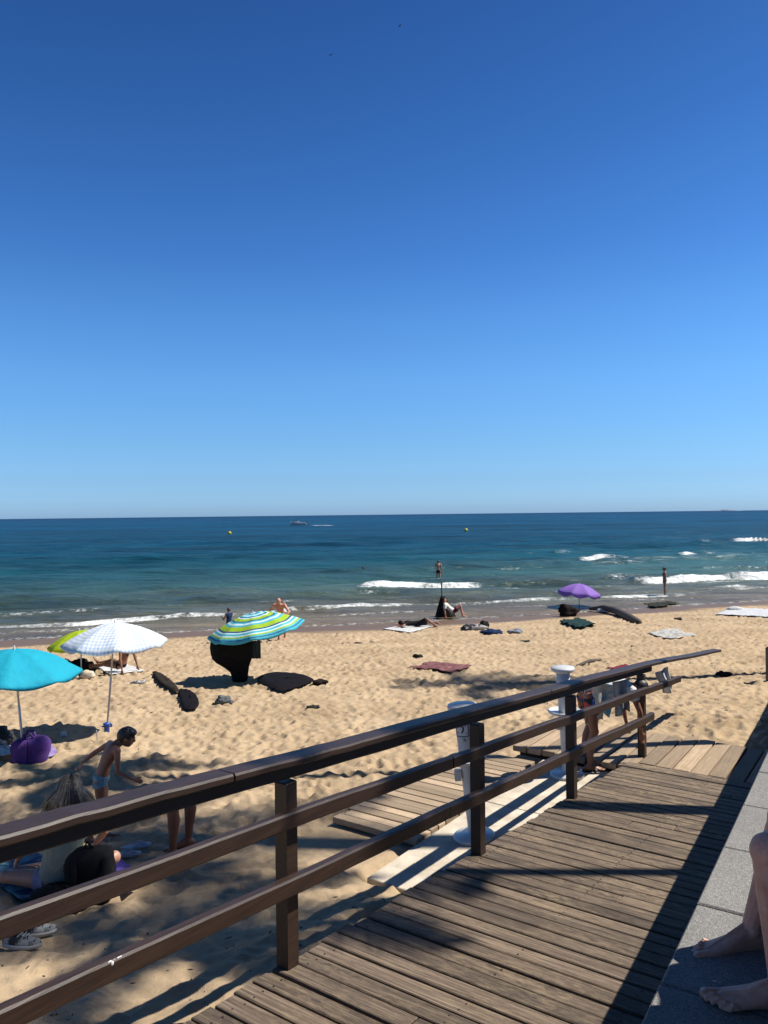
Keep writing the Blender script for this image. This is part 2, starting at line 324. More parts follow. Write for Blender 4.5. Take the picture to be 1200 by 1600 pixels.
yrel = np.concatenate([np.linspace(236, 60, 640), np.linspace(60, 4, 180)[1:], np.array([3, 2, 1.2, .7, .3, .12])]); wy = -SEA * F / yrel
TW, WY = np.meshgrid(tanw, wy); WX = TW * WY
WZ = np.full_like(WX, SEA); foam = np.zeros_like(WX)
wd = WY - 0.29 * WX
near = 1 - sst(120, 300, WY)
for k in range(26):
    lam = 1.2 * 1.18 ** k if k < 16 else rng.uniform(2, 9); a = rng.normal(0, .45) - .28
    kx, ky = math.sin(a), math.cos(a); ph = rng.uniform(0, 6.28)
    am = .007 * min(lam, 9) ** .75 * (1 - sst(lam * 14, lam * 40, WY))
    WZ += am * np.sin((WX * kx + WY * ky) * 2 * math.pi / lam + ph + 2.5 * fbm(WX / lam / 4, WY / lam / 4, 2, k)) * sst(34, 44, wd) * near
FOAMN = fbm(WX * 1.1, WY * .7, 5, 3)
def wave(pts, A, foamy=1.0, wf=.9, wb=2.4, fb=.5, fade=1.2, sea=SEA, extra=1.4):
    q = [P(x, y, sea) for x, y in pts]; qx = np.array([p.x for p in q]); qy = np.array([p.y for p in q]); o = np.argsort(qx); qx = qx[o]; qy = qy[o]
    g = WX; Yc = np.interp(g, qx, qy) + .5 * fbm(g * .35, g * 0, 3, 11) + np.where(g > qx[-1], (g - qx[-1]) * -.0 , 0)
    Yc += np.where(g < qx[0], 0, 0)
    en = sst(qx[0] - fade, qx[0] + fade, g) * (1 - sst(qx[-1] - fade, qx[-1] + fade, g))
    dy = WY - Yc
    prof = np.where(dy < 0, np.exp(-(dy / wf) ** 2 * 1.6), np.exp(-(dy / wb) ** 2 * 1.3))
    global WZ, foam
    WZ = WZ + A * prof * en * (1 + .35 * fbm(g * .6, g * 0 + A, 3, 4))
    if foamy:
        band = sst(-wf * extra - .3, -wf * .9, dy) * (1 - sst(fb * .3, fb + .4, dy))
        ragged = .62 + .9 * (fbm(g * .5, WY * .25, 4, 6) + .35)
        tr = sst(-wf * extra - 3.2 * min(1, foamy), -wf * extra - .3, dy) * (1 - sst(-wf * extra, -wf * .5, dy)); en2 = sst(qx[0] - fade * 3, qx[0] + fade * 2, g) * (1 - sst(qx[-1] - fade * 2, qx[-1] + fade * 3, g))
        foam = np.maximum(foam, .50 * min(1, foamy) * tr * en2 * np.clip(.7 + 1.4 * fbm(g * .8, WY * 1.4, 4, 23), 0, 1.2) * (A > .12))
        foam = np.maximum(foam, min(.84, foamy * .74) * band * en * np.clip(ragged, .25, 1.1)); WZ = WZ + .10 * foamy * band * en * A * 2 * (fbm(g * 2.2, WY * 1.6, 4, 19))
# breakers and swells, seaward to shore
wave([(1140, 846), (1170, 845), (1260, 848)], .55, 1.0, 1.6, 4, .6, 3)
wave([(1088, 851), (1112, 851)], .4, .9, 1.4, 4, .5, 1.2)
wave([(940, 855), (1060, 852), (1240, 852)], .45, 0, 2.5, 6, fade=8)
wave([(1058, 870), (1084, 869)], .35, .95, 1.1, 3, .5, 1); wave([(1095, 870), (1112, 870)], .3, .7, 1.0, 3, .4, .8); wave([(862, 865), (898, 862)], .3, .5, 1.0, 3, .3, 1)
wave([(900, 879), (940, 877), (978, 876)], .30, .9, 1.1, 3, .5, 1.5)
wave([(500, 897), (640, 893), (760, 888), (900, 882), (1020, 876), (1250, 870)], .42, 0, 1.8, 4.5, fade=8)
wave([(-50, 880), (200, 875), (420, 873)], .35, 0, 2.2, 6, fade=14); wave([(250, 848), (420, 850), (560, 852)], .35, 0, 3, 8, fade=14)
wave([(935, 905), (988, 903)], .3, .75, .9, 2.2, .4, .8)
wave([(992, 909), (1040, 908), (1100, 906), (1160, 903), (1250, 899)], .40, 1.25, 1.0, 2.6, .7, .7, extra=1.6)
wave([(560, 923), (620, 921), (680, 919), (752, 915)], .28, 1.05, .9, 2.2, .5, 1.0, extra=1.5)
wave([(-80, 938), (120, 936), (350, 934), (560, 926), (700, 922)], .28, 0, 1.5, 3.4, fade=5)
wave([(760, 915), (900, 910), (1000, 907)], .25, 0, 1.1, 3, fade=2)
wave([(1108, 919), (1150, 916), (1168, 915)], .1, .75, .5, 1, .4, .8)
wave([(468, 953), (520, 950), (562, 946), (640, 946)], .08, .8, .45, .8, .3, 1.2)
wave([(610, 945), (740, 940), (830, 936), (900, 934), (1000, 931), (1070, 929), (1130, 924), (1175, 919)], .08, .85, .45, .9, .3, 1.2)
wave([(-80, 982), (40, 977), (120, 974), (200, 970), (290, 964), (345, 961), (420, 956), (470, 952)], .09, .95, .45, .9, .35, 1.0)
wave([(760, 893), (860, 888), (900, 887)], .12, .5, .5, 1.5, .3, 2); wave([(640, 905), (760, 902), (850, 899)], .12, .45, .5, 1.5, .3, 2); wave([(1050, 891), (1140, 888), (1200, 886)], .15, .55, .5, 1.5, .3, 1.5)
wave([(760, 925), (880, 922), (980, 918)], .08, .5, .4, .9, .3, 1.2); wave([(1040, 922), (1120, 920), (1230, 915)], .08, .55, .4, .9, .3, 1.2); wave([(250, 950), (380, 945), (480, 941)], .08, .5, .4, .9, .3, 1.5); wave([(-60, 965), (60, 961), (180, 957)], .08, .5, .4, .9, .3, 1.5)
wave([(-80, 992), (60, 986), (150, 981), (240, 975)], .03, .55, .4, .6, .3, 1.0)
wave([(495, 962), (560, 958), (700, 954), (860, 946), (930, 946)], .02, .5, .3, .4, .15, 1.0)
wave([(870, 935), (960, 940), (1060, 935)], .03, .45, .3, .5, .2, 1.0)
# boat wake far out
wave([(484, 821), (522, 821)], .1, .95, 3, 8, 8, 3, extra=3); wave([(540, 820), (548, 820)], .05, .6, 3, 8, 8, 2); wave([(596, 820), (606, 820)], .05, .5, 3, 8, 8, 2); wave([(628, 819), (646, 819)], .05, .6, 3, 8, 8, 2)
foam = np.maximum(foam, .42 * (1 - sst(0, .10, SEA - base_ground(WX, WY))) * (base_ground(WX, WY) < SEA))
thin = sst(0, .05, SEA - base_ground(WX, WY)); WZ = SEA + (WZ - SEA) * np.clip(.15 + thin, 0, 1) + .0
off = np.interp(wd, [31, 34, 38, 46, 55, 70, 110, 400, 3000], [0, .03, .1, .2, .27, .38, .55, .8, 1])
off = off + .04 * fbm(WX * .15, WY * .15, 3, 9)
struct(grid_obj('sea', WX, WY, WZ, water_mat(), {'foam': foam, 'off': np.clip(off, 0, 1)}))
# distant headland
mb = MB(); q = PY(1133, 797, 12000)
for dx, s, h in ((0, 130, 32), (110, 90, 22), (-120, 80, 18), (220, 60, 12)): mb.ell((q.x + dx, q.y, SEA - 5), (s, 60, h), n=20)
struct(obj('hill', mb, mat('hazed_rock', (.22, .30, .42), .9)))  # bluish base colour carries the distance haze

# ------------------------------------------------------------------ boardwalks, slab, promenade
def board_mat(name, c1, c2, c3, wear=.5):
    m = bpy.data.materials.new(name); m.use_nodes = True; t = m.node_tree; b = t.nodes['Principled BSDF']; L = t.links.new
    tc = N(t, 'ShaderNodeTexCoord'); gi = N(t, 'ShaderNodeNewGeometry')
    vs = N(t, 'ShaderNodeVectorMath', operation='SCALE'); cmb = N(t, 'ShaderNodeCombineXYZ'); L(gi.outputs['Random Per Island'], cmb.inputs[2]); L(gi.outputs['Random Per Island'], cmb.inputs[0]); L(cmb.outputs[0], vs.inputs[0]); vs.inputs['Scale'].default_value = 37
    va = N(t, 'ShaderNodeVectorMath', operation='ADD'); L(tc.outputs['Object'], va.inputs[0]); L(vs.outputs[0], va.inputs[1])
    mp = N(t, 'ShaderNodeMapping'); mp.inputs['Scale'].default_value = (.9, 26, 26); L(va.outputs[0], mp.inputs[0])
    g = N(t, 'ShaderNodeTexNoise', Scale=2.6, Detail=8.0, Roughness=.7, Distortion=.4); L(mp.outputs[0], g.inputs['Vector'])
    r = N(t, 'ShaderNodeValToRGB'); e = r.color_ramp.elements; e[0].position = .26; e[0].color = (*c1, 1); e[1].position = .68; e[1].color = (*c3, 1); q = e.new(.5); q.color = (*c2, 1); L(g.outputs['Fac'], r.inputs[0])
    mr = N(t, 'ShaderNodeMapRange'); mr.inputs['To Min'].default_value = .58; mr.inputs['To Max'].default_value = 1.4; L(gi.outputs['Random Per Island'], mr.inputs[0])
    s = N(t, 'ShaderNodeVectorMath', operation='SCALE'); L(r.outputs[0], s.inputs[0]); L(mr.outputs[0], s.inputs['Scale'])
    # trodden-in sand and wear in patches
    n2 = N(t, 'ShaderNodeTexNoise', Scale=2.1, Detail=7.0, Roughness=.72); mp2 = N(t, 'ShaderNodeMapping'); mp2.inputs['Scale'].default_value = (.7, 1.6, 1); L(tc.outputs['Object'], mp2.inputs[0]); L(mp2.outputs[0], n2.inputs['Vector'])
    r2 = N(t, 'ShaderNodeValToRGB'); r2.color_ramp.elements[0].position = .40; r2.color_ramp.elements[1].position = .68; L(n2.outputs['Fac'], r2.inputs[0])
    n3 = N(t, 'ShaderNodeTexNoise', Scale=45.0, Detail=6.0, Roughness=.75); mp3 = N(t, 'ShaderNodeMapping'); mp3.inputs['Scale'].default_value = (.3, 1, 1); L(tc.outputs['Object'], mp3.inputs[0]); L(mp3.outputs[0], n3.inputs['Vector'])
    r3 = N(t, 'ShaderNodeValToRGB'); r3.color_ramp.elements[0].position = .42; r3.color_ramp.elements[1].position = .62; L(n3.outputs['Fac'], r3.inputs[0])
    mu = N(t, 'ShaderNodeMath', operation='MULTIPLY'); L(r2.outputs[0], mu.inputs[0]); L(r3.outputs[0], mu.inputs[1]); mu2 = N(t, 'ShaderNodeMath', operation='MULTIPLY'); L(mu.outputs[0], mu2.inputs[0]); spy = N(t, 'ShaderNodeSeparateXYZ'); L(tc.outputs['Object'], spy.inputs[0]); gy = N(t, 'ShaderNodeMapRange'); gy.inputs['From Min'].default_value = 2; gy.inputs['From Max'].default_value = 8.5; gy.inputs['To Min'].default_value = .42 * wear; gy.inputs['To Max'].default_value = 1.6 * wear; L(spy.outputs[1], gy.inputs[0]); L(gy.outputs[0], mu2.inputs[1]); mu2.use_clamp = True
    mx = N(t, 'ShaderNodeMix', data_type='RGBA'); L(mu2.outputs[0], mx.inputs[0]); L(s.outputs[0], mx.inputs[6]); mx.inputs[7].default_value = (.42, .31, .19, 1); L(mx.outputs[2], b.inputs['Base Color'])
    b.inputs['Roughness'].default_value = .72; b.inputs['Specular IOR Level'].default_value = .35
    bp = N(t, 'ShaderNodeBump', Strength=1.0, Distance=.004); L(g.outputs['Fac'], bp.inputs['Height']); L(bp.outputs[0], b.inputs['Normal'])
    return m
M_DECK = board_mat('weathered_boards', (.032, .021, .015), (.138, .098, .068), (.33, .25, .175), 1.0)
M_PALE = board_mat('sun_bleached_boards', (.36, .25, .155), (.54, .40, .26), (.66, .51, .34), .8)
ROT = (0, 0, -R35)
def boards(name, mtl, along_x, u0, u1, v0, v1, zf, w, gap, th=.045, jag=.02, nails=True, v1f=None, splits=None):
    mb = MB(); sub = MB()
    if along_x:
        u = u0
        while u + w <= u1 + .02:
            a = v0 + rng.normal(0, jag * .5); b_ = (v1f(u) if v1f else v1) + rng.normal(0, jag * .3); uc = u + w / 2
            cuts = [a, b_]
            if splits and rng.random() < .16: cuts = [a, a + (b_ - a) * rng.uniform(*splits), b_]
            for i in range(len(cuts) - 1):
                L_ = cuts[i + 1] - cuts[i] - .006; z = zf(uc) + rng.normal(0, .0025); sl_ = math.atan((zf(uc + .1) - zf(uc)) / .1)
                R = Matrix.Rotation(rng.normal(0, .0012), 3, 'Z') @ Matrix.Rotation(sl_, 3, 'X') @ Matrix.Rotation(rng.normal(0, .001), 3, 'Y')
                mb.box(((cuts[i] + cuts[i + 1]) / 2, uc, z - th / 2), (L_, w - gap + rng.normal(0, .003), th), R, ch=.005)
            u += w
    else:
        v = v0
        while v + w <= v1 + .02:
            a = (u0(v) if callable(u0) else u0) + rng.normal(0, jag * .5); b_ = u1 + rng.normal(0, jag); z = zf(0) + rng.normal(0, .003)
            mb.box((v + w / 2, (a + b_) / 2, z - th / 2), (w - gap + rng.normal(0, .003), b_ - a, th), Matrix.Rotation(rng.normal(0, .002), 3, 'Z'), ch=.005); v += w
    o = obj(name, mb, mtl, smooth=False, rot=ROT); return struct(o)
wall_v = lambda u: (lambda X, Y: X * EX.x + Y * EX.y)(*(lambda t: (-.749 + .652 * t, t))((u + .749 * EY.x) / (.652 * EY.x + EY.y)))
boards('ramp_deck', M_DECK, True, .6, 8.93, V0 - .04, 0, zdeck, .135, .016, v1f=lambda u: wall_v(u) - .015, splits=(.35, .75))
mb = MB()
for v in (V0 + .1, V0 + .9, V0 + 1.6):
    mb.box((v, 4.8, zdeck(4.8) - .11), (.07, 8.2, .12), Matrix.Rotation(math.atan(-.0895), 3, 'X'))
for u in (5.0, 7.0, 8.85): mb.box((V0 + 1, u, zdeck(u) - .25), (2.0, .06, .14))
struct(obj('ramp_beams', mb, mat('dark_beam', (.035, .025, .018), .8, (.06, .04, .03)), smooth=False, rot=ROT))
mb = MB(); u = .6
while u < 8.85:
    for v in (V0 + .07, V0 + .9, V0 + 1.55, V0 + 2.1):
        for du in (.035, .10):
            if v < wall_v(u) - .05: mb.lathe([(.0052, -.001), (.0052, .0012), (.002, .0005)], (v + rng.normal(0, .006), u + du, zdeck(u + du) + .0008), 7)
    u += .135
struct(obj('deck_screws', mb, mat('screw_rust', (.05, .035, .028), .6), smooth=False, rot=ROT))
M_PALE_Y = board_mat('bleached_boards_across', (.30, .205, .125), (.48, .35, .225), (.60, .46, .30), .8)
M_PALE_Y.node_tree.nodes['Mapping'].inputs['Scale'].default_value = (26, .9, 26)
boards('lower_boardwalk', M_PALE, True, 5.93, 8.74, -4.82, -3.83, lambda u: PADZ + .01, .135, .014, th=.06)
boards('beach_boardwalk', M_PALE_Y, False, lambda v: 8.80 if v < V0 - .12 else 8.965, 10.3, -4.22, -1.2, lambda u: BZ, .19, .018, th=.07)
mb = MB(); mb.box((-2.7, 9.0, BZ - .12), (3.0, .06, .09)); mb.box((-2.7, 10.1, BZ - .12), (3.0, .06, .09)); mb.box((-4.3, 6.2, PADZ - .08), (1.0, .06, .06)); mb.box((-4.3, 8.5, PADZ - .08), (1.0, .06, .06))
struct(obj('boardwalk_beams', mb, MATS['dark_beam'], smooth=False, rot=ROT))
M_CONC = mat('pale_concrete', (.58, .49, .37), .85, (.74, .65, .51), nscale=5, bump=.0015, bscale=120)
mb = MB()
for a, b_ in ((5.12, 7.16), (7.175, 8.77)): mb.box(((-3.80 - 2.55) / 2, (a + b_) / 2, PADZ - .035), (1.25, b_ - a, .07), ch=.006)
struct(obj('concrete_slab', mb, M_CONC, smooth=False, rot=ROT))

def granite():
    m = bpy.data.materials.new('granite'); m.use_nodes = True; t = m.node_tree; b = t.nodes['Principled BSDF']; L = t.links.new
    tc = N(t, 'ShaderNodeTexCoord'); v = N(t, 'ShaderNodeTexVoronoi', Scale=330.0); n = N(t, 'ShaderNodeTexNoise', Scale=60.0, Detail=4.0, Roughness=.8); n2 = N(t, 'ShaderNodeTexNoise', Scale=2.5, Detail=4.0)
    for k in (v, n, n2): L(tc.outputs['Object'], k.inputs['Vector'])
    r = N(t, 'ShaderNodeValToRGB'); e = r.color_ramp.elements; e[0].position = .15; e[0].color = (.17, .165, .155, 1); e[1].position = .85; e[1].color = (.44, .42, .39, 1); q = e.new(.5); q.color = (.285, .275, .26, 1); L(v.outputs['Color'], r.inputs[0])
    r2 = N(t, 'ShaderNodeMapRange'); r2.inputs['From Min'].default_value = .3; r2.inputs['From Max'].default_value = .7; r2.inputs['To Min'].default_value = .75; r2.inputs['To Max'].default_value = 1.2; L(n.outputs['Fac'], r2.inputs[0])
    r3 = N(t, 'ShaderNodeMapRange'); r3.inputs['From Min'].default_value = .3; r3.inputs['From Max'].default_value = .7; r3.inputs['To Min'].default_value = .85; r3.inputs['To Max'].default_value = 1.1; L(n2.outputs['Fac'], r3.inputs[0])
    mm = N(t, 'ShaderNodeMath', operation='MULTIPLY'); L(r2.outputs[0], mm.inputs[0]); L(r3.outputs[0], mm.inputs[1])
    s = N(t, 'ShaderNodeVectorMath', operation='SCALE'); L(r.outputs[0], s.inputs[0]); L(mm.outputs[0], s.inputs['Scale']); L(s.outputs[0], b.inputs['Base Color'])
    b.inputs['Roughness'].default_value = .8; bp = N(t, 'ShaderNodeBump', Strength=1.0, Distance=.0012); L(v.outputs['Distance'], bp.inputs['Height']); L(bp.outputs[0], b.inputs['Normal']); return m
M_GRAN = granite()
WA = math.atan(.652); WD = Vector((math.sin(WA), math.cos(WA), 0)); WN = Vector((math.cos(WA), -math.sin(WA), 0)); W0 = Vector((-.749, 0, 0)); ZC = -1.55
WROT = (0, 0, -WA)
def coping():
    mb = MB(); t = -2.4
    while t < 30:
        L_ = .60
        for k in range(1 if t > 14 else 4):
            mb.box((k * .605 + .3, t + L_ / 2, -.025 + rng.normal(0, .0007)), (.598, L_ - .008, .05), ch=.006)
        t += L_
    return mb
pr = struct(obj('promenade_paving', coping(), M_GRAN, smooth=False, loc=W0 + Vector((0, 0, ZC)), rot=WROT))
mb = MB(); mb.box((.03 + 6, 13.5, -1.0), (11.98, 34, 1.9)); mb.box((6 + 2.43, 13, -.03), (12, 34, .06))
struct(obj('promenade_wall', mb, mat('wall_concrete', (.22, .20, .18), .85, (.30, .28, .25), nscale=3, bump=.003, bscale=40), smooth=False, loc=W0 + Vector((0, 0, ZC - .05)), rot=WROT))

# ------------------------------------------------------------------ railing
def paint_mat():
    m = bpy.data.materials.new('brown_paint'); m.use_nodes = True; t = m.node_tree; b = t.nodes['Principled BSDF']; L = t.links.new
    tc = N(t, 'ShaderNodeTexCoord'); mp = N(t, 'ShaderNodeMapping'); mp.inputs['Scale'].default_value = (12, .8, 12); L(tc.outputs['Object'], mp.inputs[0])
    g = N(t, 'ShaderNodeTexNoise', Scale=4.0, Detail=7.0, Roughness=.65); L(mp.outputs[0], g.inputs['Vector'])
    r = N(t, 'ShaderNodeValToRGB'); e = r.color_ramp.elements; e[0].position = .3; e[0].color = (.024, .012, .007, 1); e[1].position = .7; e[1].color = (.062, .031, .018, 1); L(g.outputs['Fac'], r.inputs[0])
    n2 = N(t, 'ShaderNodeTexNoise', Scale=9.0, Detail=9.0, Roughness=.8); L(tc.outputs['Object'], n2.inputs['Vector'])
    at = N(t, 'ShaderNodeAttribute', attribute_name='chip'); ad = N(t, 'ShaderNodeMath', operation='ADD'); L(at.outputs['Fac'], ad.inputs[0]); L(n2.outputs['Fac'], ad.inputs[1])
    r2 = N(t, 'ShaderNodeMapRange'); r2.inputs['From Min'].default_value = .70; r2.inputs['From Max'].default_value = .78; L(ad.outputs[0], r2.inputs[0])
    mx = N(t, 'ShaderNodeMix', data_type='RGBA'); L(r2.outputs[0], mx.inputs[0]); L(r.outputs[0], mx.inputs[6]); mx.inputs[7].default_value = (.25, .19, .15, 1); L(mx.outputs[2], b.inputs['Base Color'])
    b.inputs['Roughness'].default_value = .5; b.inputs['Specular IOR Level'].default_value = .45
    bp = N(t, 'ShaderNodeBump', Strength=1.0, Distance=.002); L(g.outputs['Fac'], bp.inputs['Height']); L(bp.outputs[0], b.inputs['Normal']); return m
M_RAIL = paint_mat()
RAIL_Z = lambda u: zdeck(u)
def u_at_px(px):
    lo, hi = -2, 20
    for _ in range(50):
        m_ = (lo + hi) / 2; p = FR(m_, V0, zdeck(m_)); x = 600 + F * (p.dot(cx_)) / p.dot(fw_)
        if x < px: lo = m_
        else: hi = m_
    return lo
railing = thing('railing', 'long brown wooden railing with three rails sloping down beside the ramp to the beach', 'railing', FR(0, V0, 0), -R35)
def plank(name, u0, u1, v, zlo, zhi, th, parent, z_extra=lambda u: 0, chipped=.0, seg=26):
    """a long board following the ramp, slightly uneven, chamfered, chips of paint on its upper arrises"""
    mb = MB(); V = []; Fc = []; chip = []; c = .008
    prof = [(-th / 2, zlo + c), (-th / 2 + c, zlo), (th / 2 - c, zlo), (th / 2, zlo + c), (th / 2, zhi - c * 1.4), (th / 2 - c, zhi - .001), (th / 2 - c * 2, zhi), (-th / 2 + c, zhi), (-th / 2, zhi - c)]
    cw = [0, 0, 0, 0, .06, .115, .04, .02, .04]
    n = len(prof)
    for i in range(seg + 1):
        u = u0 + (u1 - u0) * i / seg; wob = .004 * math.sin(u * 2.3 + zlo * 9) + rng.normal(0, .0012); wv = rng.normal(0, .0012)
        for j, (a, b_) in enumerate(prof):
            V.append((v + a + wv, u, zdeck(u) + b_ + wob + z_extra(u))); chip.append(cw[j] * (1 if rng.random() < .8 else 0) + chipped)
    for i in range(seg):
        for j in range(n): a = i * n + j; b_ = i * n + (j + 1) % n; Fc.append((a, b_, b_ + n, a + n))
    Fc.append(tuple(range(n - 1, -1, -1))); k = seg * n; Fc.append(tuple(range(k, k + n)))
    mb.add(V, Fc); o = obj(name, mb, M_RAIL, parent, smooth=False)
    at = o.data.attributes.new('chip', 'FLOAT', 'POINT'); at.data.foreach_set('value', chip); return o
UP = [u_at_px(x) for x in (449, 747, 893, 1003)]
UP = [UP[0] - 1.75] + UP
print('posts', UP)
DV = 0.0
endz = lambda u: -max(0, u - 9.3) * .022
for (a, b_) in ((-1.0, 2.52), (2.53, 6.3), (6.31, u_at_px(1118))):
    plank('handrail', a, b_, .035, 1.073, 1.115, .130, railing, endz)
plank('top_beam', -1.0, 9.6, .005, .99, 1.071, .055, railing, endz)
plank('middle_rail', -1.0, 4.55, .085, .757, .842, .05, railing); plank('middle_rail', 4.56, u_at_px(1052), .085, .757, .84, .05, railing)
plank('lower_rail', -1.0, 4.5, .085, .42, .512, .055, railing, chipped=.0); plank('lower_rail', 4.51, UP[4] + .16, .085, .42, .51, .055, railing, chipped=.03)
for u in UP:
    mb = MB(); mb.box((0, 0, .49), (.082, .082, 1.01), ch=.007)
    p_ = obj('post', mb, M_RAIL, railing, smooth=False, loc=(0.003, u, zdeck(u) - .02))
# bird dropping / paint blob on the lower rail
mb = MB(); q = UP[0] + (UP[1] - UP[0]) * .0
sp = PY(178, 1498, 1)
def hit_rail(px, py, h):       # point on the rail's upper arris
    best = None
    for i in range(600):
        u = .5 + i * .012; p = FR(u, V0 + .1, zdeck(u) + h); x = 600 + F * p.dot(cx_) / p.dot(fw_)
        if best is None or abs(x - px) < best[0]: best = (abs(x - px), u)
    return best[1]
uq = hit_rail(177, 1498, .512)
for k in range(8): mb.ell((.100 + rng.normal(0, .003), uq + (k - 4) * .010, zdeck(uq + (k - 4) * .010) + .511), (.009, .011, .003))
mb.ell((.112, uq - .012, zdeck(uq - .012) + .503), (.003, .007, .010))
d_ = obj('paint_blob', mb, mat('white_blob', (.75, .75, .74), .5), railing)
# dark post at the right edge of the view
p = PG(1204, 1066); mb = MB(); mb.box((0, 0, .33), (.13, .13, .78), ch=.03)
tag(obj('post', mb, M_RAIL, smooth=False, loc=p), 'short dark wooden post standing on the sand at the right edge of the photo', 'post')

# ------------------------------------------------------------------ foot shower columns
M_WHITE = mat('white_fibreglass', (.72, .73, .72), .35, (.62, .63, .62), nscale=3, bump=.0006, bscale=50, coat=.2)
def column(loc, rz, label, sign, lean=0):
    t = thing('foot_shower', label, 'foot shower', loc, 0, 'foot shower columns beside the ramp', rot=(0, lean, rz))
    obj('base', MB().lathe([(.18, 0), (.195, .006), (.195, .028), (.185, .038), (.06, .046), (.05, .05)]), M_WHITE, t)
    obj('shaft', MB().lathe([(.048, .045), (.05, .06), (.058, .35), (.066, .7), (.074, 1.0), (.078, 1.19)]), M_WHITE, t)
    obj('top_cap', MB().lathe([(.07, 1.185), (.11, 1.20), (.132, 1.213), (.136, 1.238), (.128, 1.252), (.05, 1.262), (0.001, 1.263)]), M_WHITE, t)
    obj('basin', MB().lathe([(.055, .70), (.15, .715), (.185, .735), (.19, .755), (.18, .758), (.165, .742), (.064, .735)]), M_WHITE, t)
    obj('spout', MB().box((-.095, -.02, .60), (.06, .075, .10), ch=.008), M_WHITE, t, smooth=False); obj('spout', MB().box((.10, 0, .66), (.05, .06, .08), ch=.008), M_WHITE, t, smooth=False)
    obj('push_button', MB().ell((0, -.072, .93), (.018, .012, .018)), mat('chrome', (.5, .5, .5), .25, metallic=1), t)
    if sign:
        def patch(x0, x1, z0, z1, off, m, nm, par):
            g = MB(); n = 8; V = []
            for i in range(n + 1):
                for z in (z0, z1):
                    r = .0685 + .0085 * (z - .7) / .5 * 1.0 + off; a = -math.pi / 2 + (x0 + (x1 - x0) * i / n) / .07
                    r = np.interp(z, [.7, 1.0, 1.19], [.066, .074, .078]) + off; V.append((r * math.cos(a), r * math.sin(a), z))
            g.add(V, [(2 * i, 2 * i + 2, 2 * i + 3, 2 * i + 1) for i in range(n)]); return g
        s_ = obj('sign', patch(-.075, .045, .965, 1.095, .003, None, '', t), mat('sign_white', (.75, .75, .73), .5), t)
        g = MB()
        for a in ((-.075, .045, 1.087, 1.095), (-.075, .045, .965, .973), (-.075, -.067, .973, 1.087), (.037, .045, .973, 1.087)):
            q = patch(*a, .005, None, '', None); g.add(q.V[0], q.F)
        obj('sign_border', g, mat('sign_black', (.02, .02, .02), .5), s_)
        def stroke(pts, wd_, off, nm, m):
            g = MB()
            for (xa, za), (xb, zb) in zip(pts[:-1], pts[1:]):
                L_ = math.hypot(xb - xa, zb - za); nx, nz = -(zb - za) / L_ * wd_, (xb - xa) / L_ * wd_; V = []
                for (x, z) in ((xa - nx, za - nz), (xb - nx, zb - nz), (xb + nx, zb + nz), (xa + nx, za + nz)):
                    r = np.interp(z, [.7, 1.0, 1.19], [.066, .074, .078]) + off; a = -math.pi / 2 + x / .07; V.append((r * math.cos(a), r * math.sin(a), z))
                g.add(V, [(0, 1, 2, 3)])
            return obj(nm, g, m, s_)
        stroke([(-.045, 1.055), (-.02, 1.065), (.0, 1.055), (-.005, 1.02), (-.02, 1.0)], .006, .0055, 'figure_symbol', MATS['sign_black'])
        stroke([(-.055, 1.0), (.022, 1.065)], .005, .007, 'red_cross', mat('sign_red', (.45, .03, .03), .5)); stroke([(-.05, 1.065), (.025, .995)], .005, .0078, 'red_cross', MATS['sign_red'])
    return t
p1 = P(741, 1309, PADZ); p2 = P(886, 1212, PADZ)
column(p1, math.radians(-6), 'nearer white foot shower column with a crossed-out sign on its shaft', True, -.085)
column(p2, math.radians(14), 'farther white foot shower column without a sign, beside the person in floral shorts', False, -.03)

# ------------------------------------------------------------------ umbrellas
def uvcanopy(name, R, hc, N_=8, m=12, k=8, scallop=.05, val=.03):
    V = []; Fc = []; uv = []; n = N_ * k
    V.append((0, 0, hc)); ruv = [(0, 0)]
    for i in range(1, m + 1):
        s = i / m
        for j in range(n):
            th = 2 * math.pi * j / n; f = (j % k) / k; mid = math.sin(math.pi * f)
            ch = math.cos(math.pi / N_) / math.cos((f - .5) * 2 * math.pi / N_)
            r = R * s * (1 - (1 - ch) * (.4 + .6 * s)); r *= (1 - scallop * mid * s ** 6 * .6)
            z = hc * (1 - s ** 1.75) - .035 * mid * s * R - (.012 * mid if s == 1 else 0)
            V.append((r * math.cos(th), r * math.sin(th), z)); ruv.append(((f - .5) * r * 2 * math.pi / N_, R * s))
    # valance
    for j in range(n):
        x, y, z = V[1 + (m - 1) * n + j]; f = (j % k) / k; V.append((x * 1.005, y * 1.005, z - val * (1 + .8 * math.sin(math.pi * f)))); ruv.append((ruv[1 + (m - 1) * n + j][0], R + val))
    for j in range(n): Fc.append((0, 1 + j, 1 + (j + 1) % n))
    for i in range(m):
        for j in range(n): a = 1 + i * n + j; b_ = 1 + i * n + (j + 1) % n; Fc.append((a, a + n, b_ + n, b_))
    me = bpy.data.meshes.new(name); me.from_pydata(V, [], Fc); me.update(); me.shade_smooth()
    L = me.uv_layers.new(name='UVMap')
    for pl in me.polygons:
        mids = [V[vi] for vi in pl.vertices]
        js = [((vi - 1) % n) if vi > 0 else None for vi in pl.vertices]; vs = [q for q in js if q is not None]
        base = min(vs) if max(vs) - min(vs) <= 1 else max(vs); pan = base // k
        for li, vi in zip(pl.loop_indices, pl.vertices):
            if vi == 0: L.data[li].uv = (0, 0); continue
            j = (vi - 1) % n; r = ruv[vi][1]; f = (j - pan * k) % n / k; L.data[li].uv = ((f - .5) * r * 2 * math.pi / N_, r)
    return me
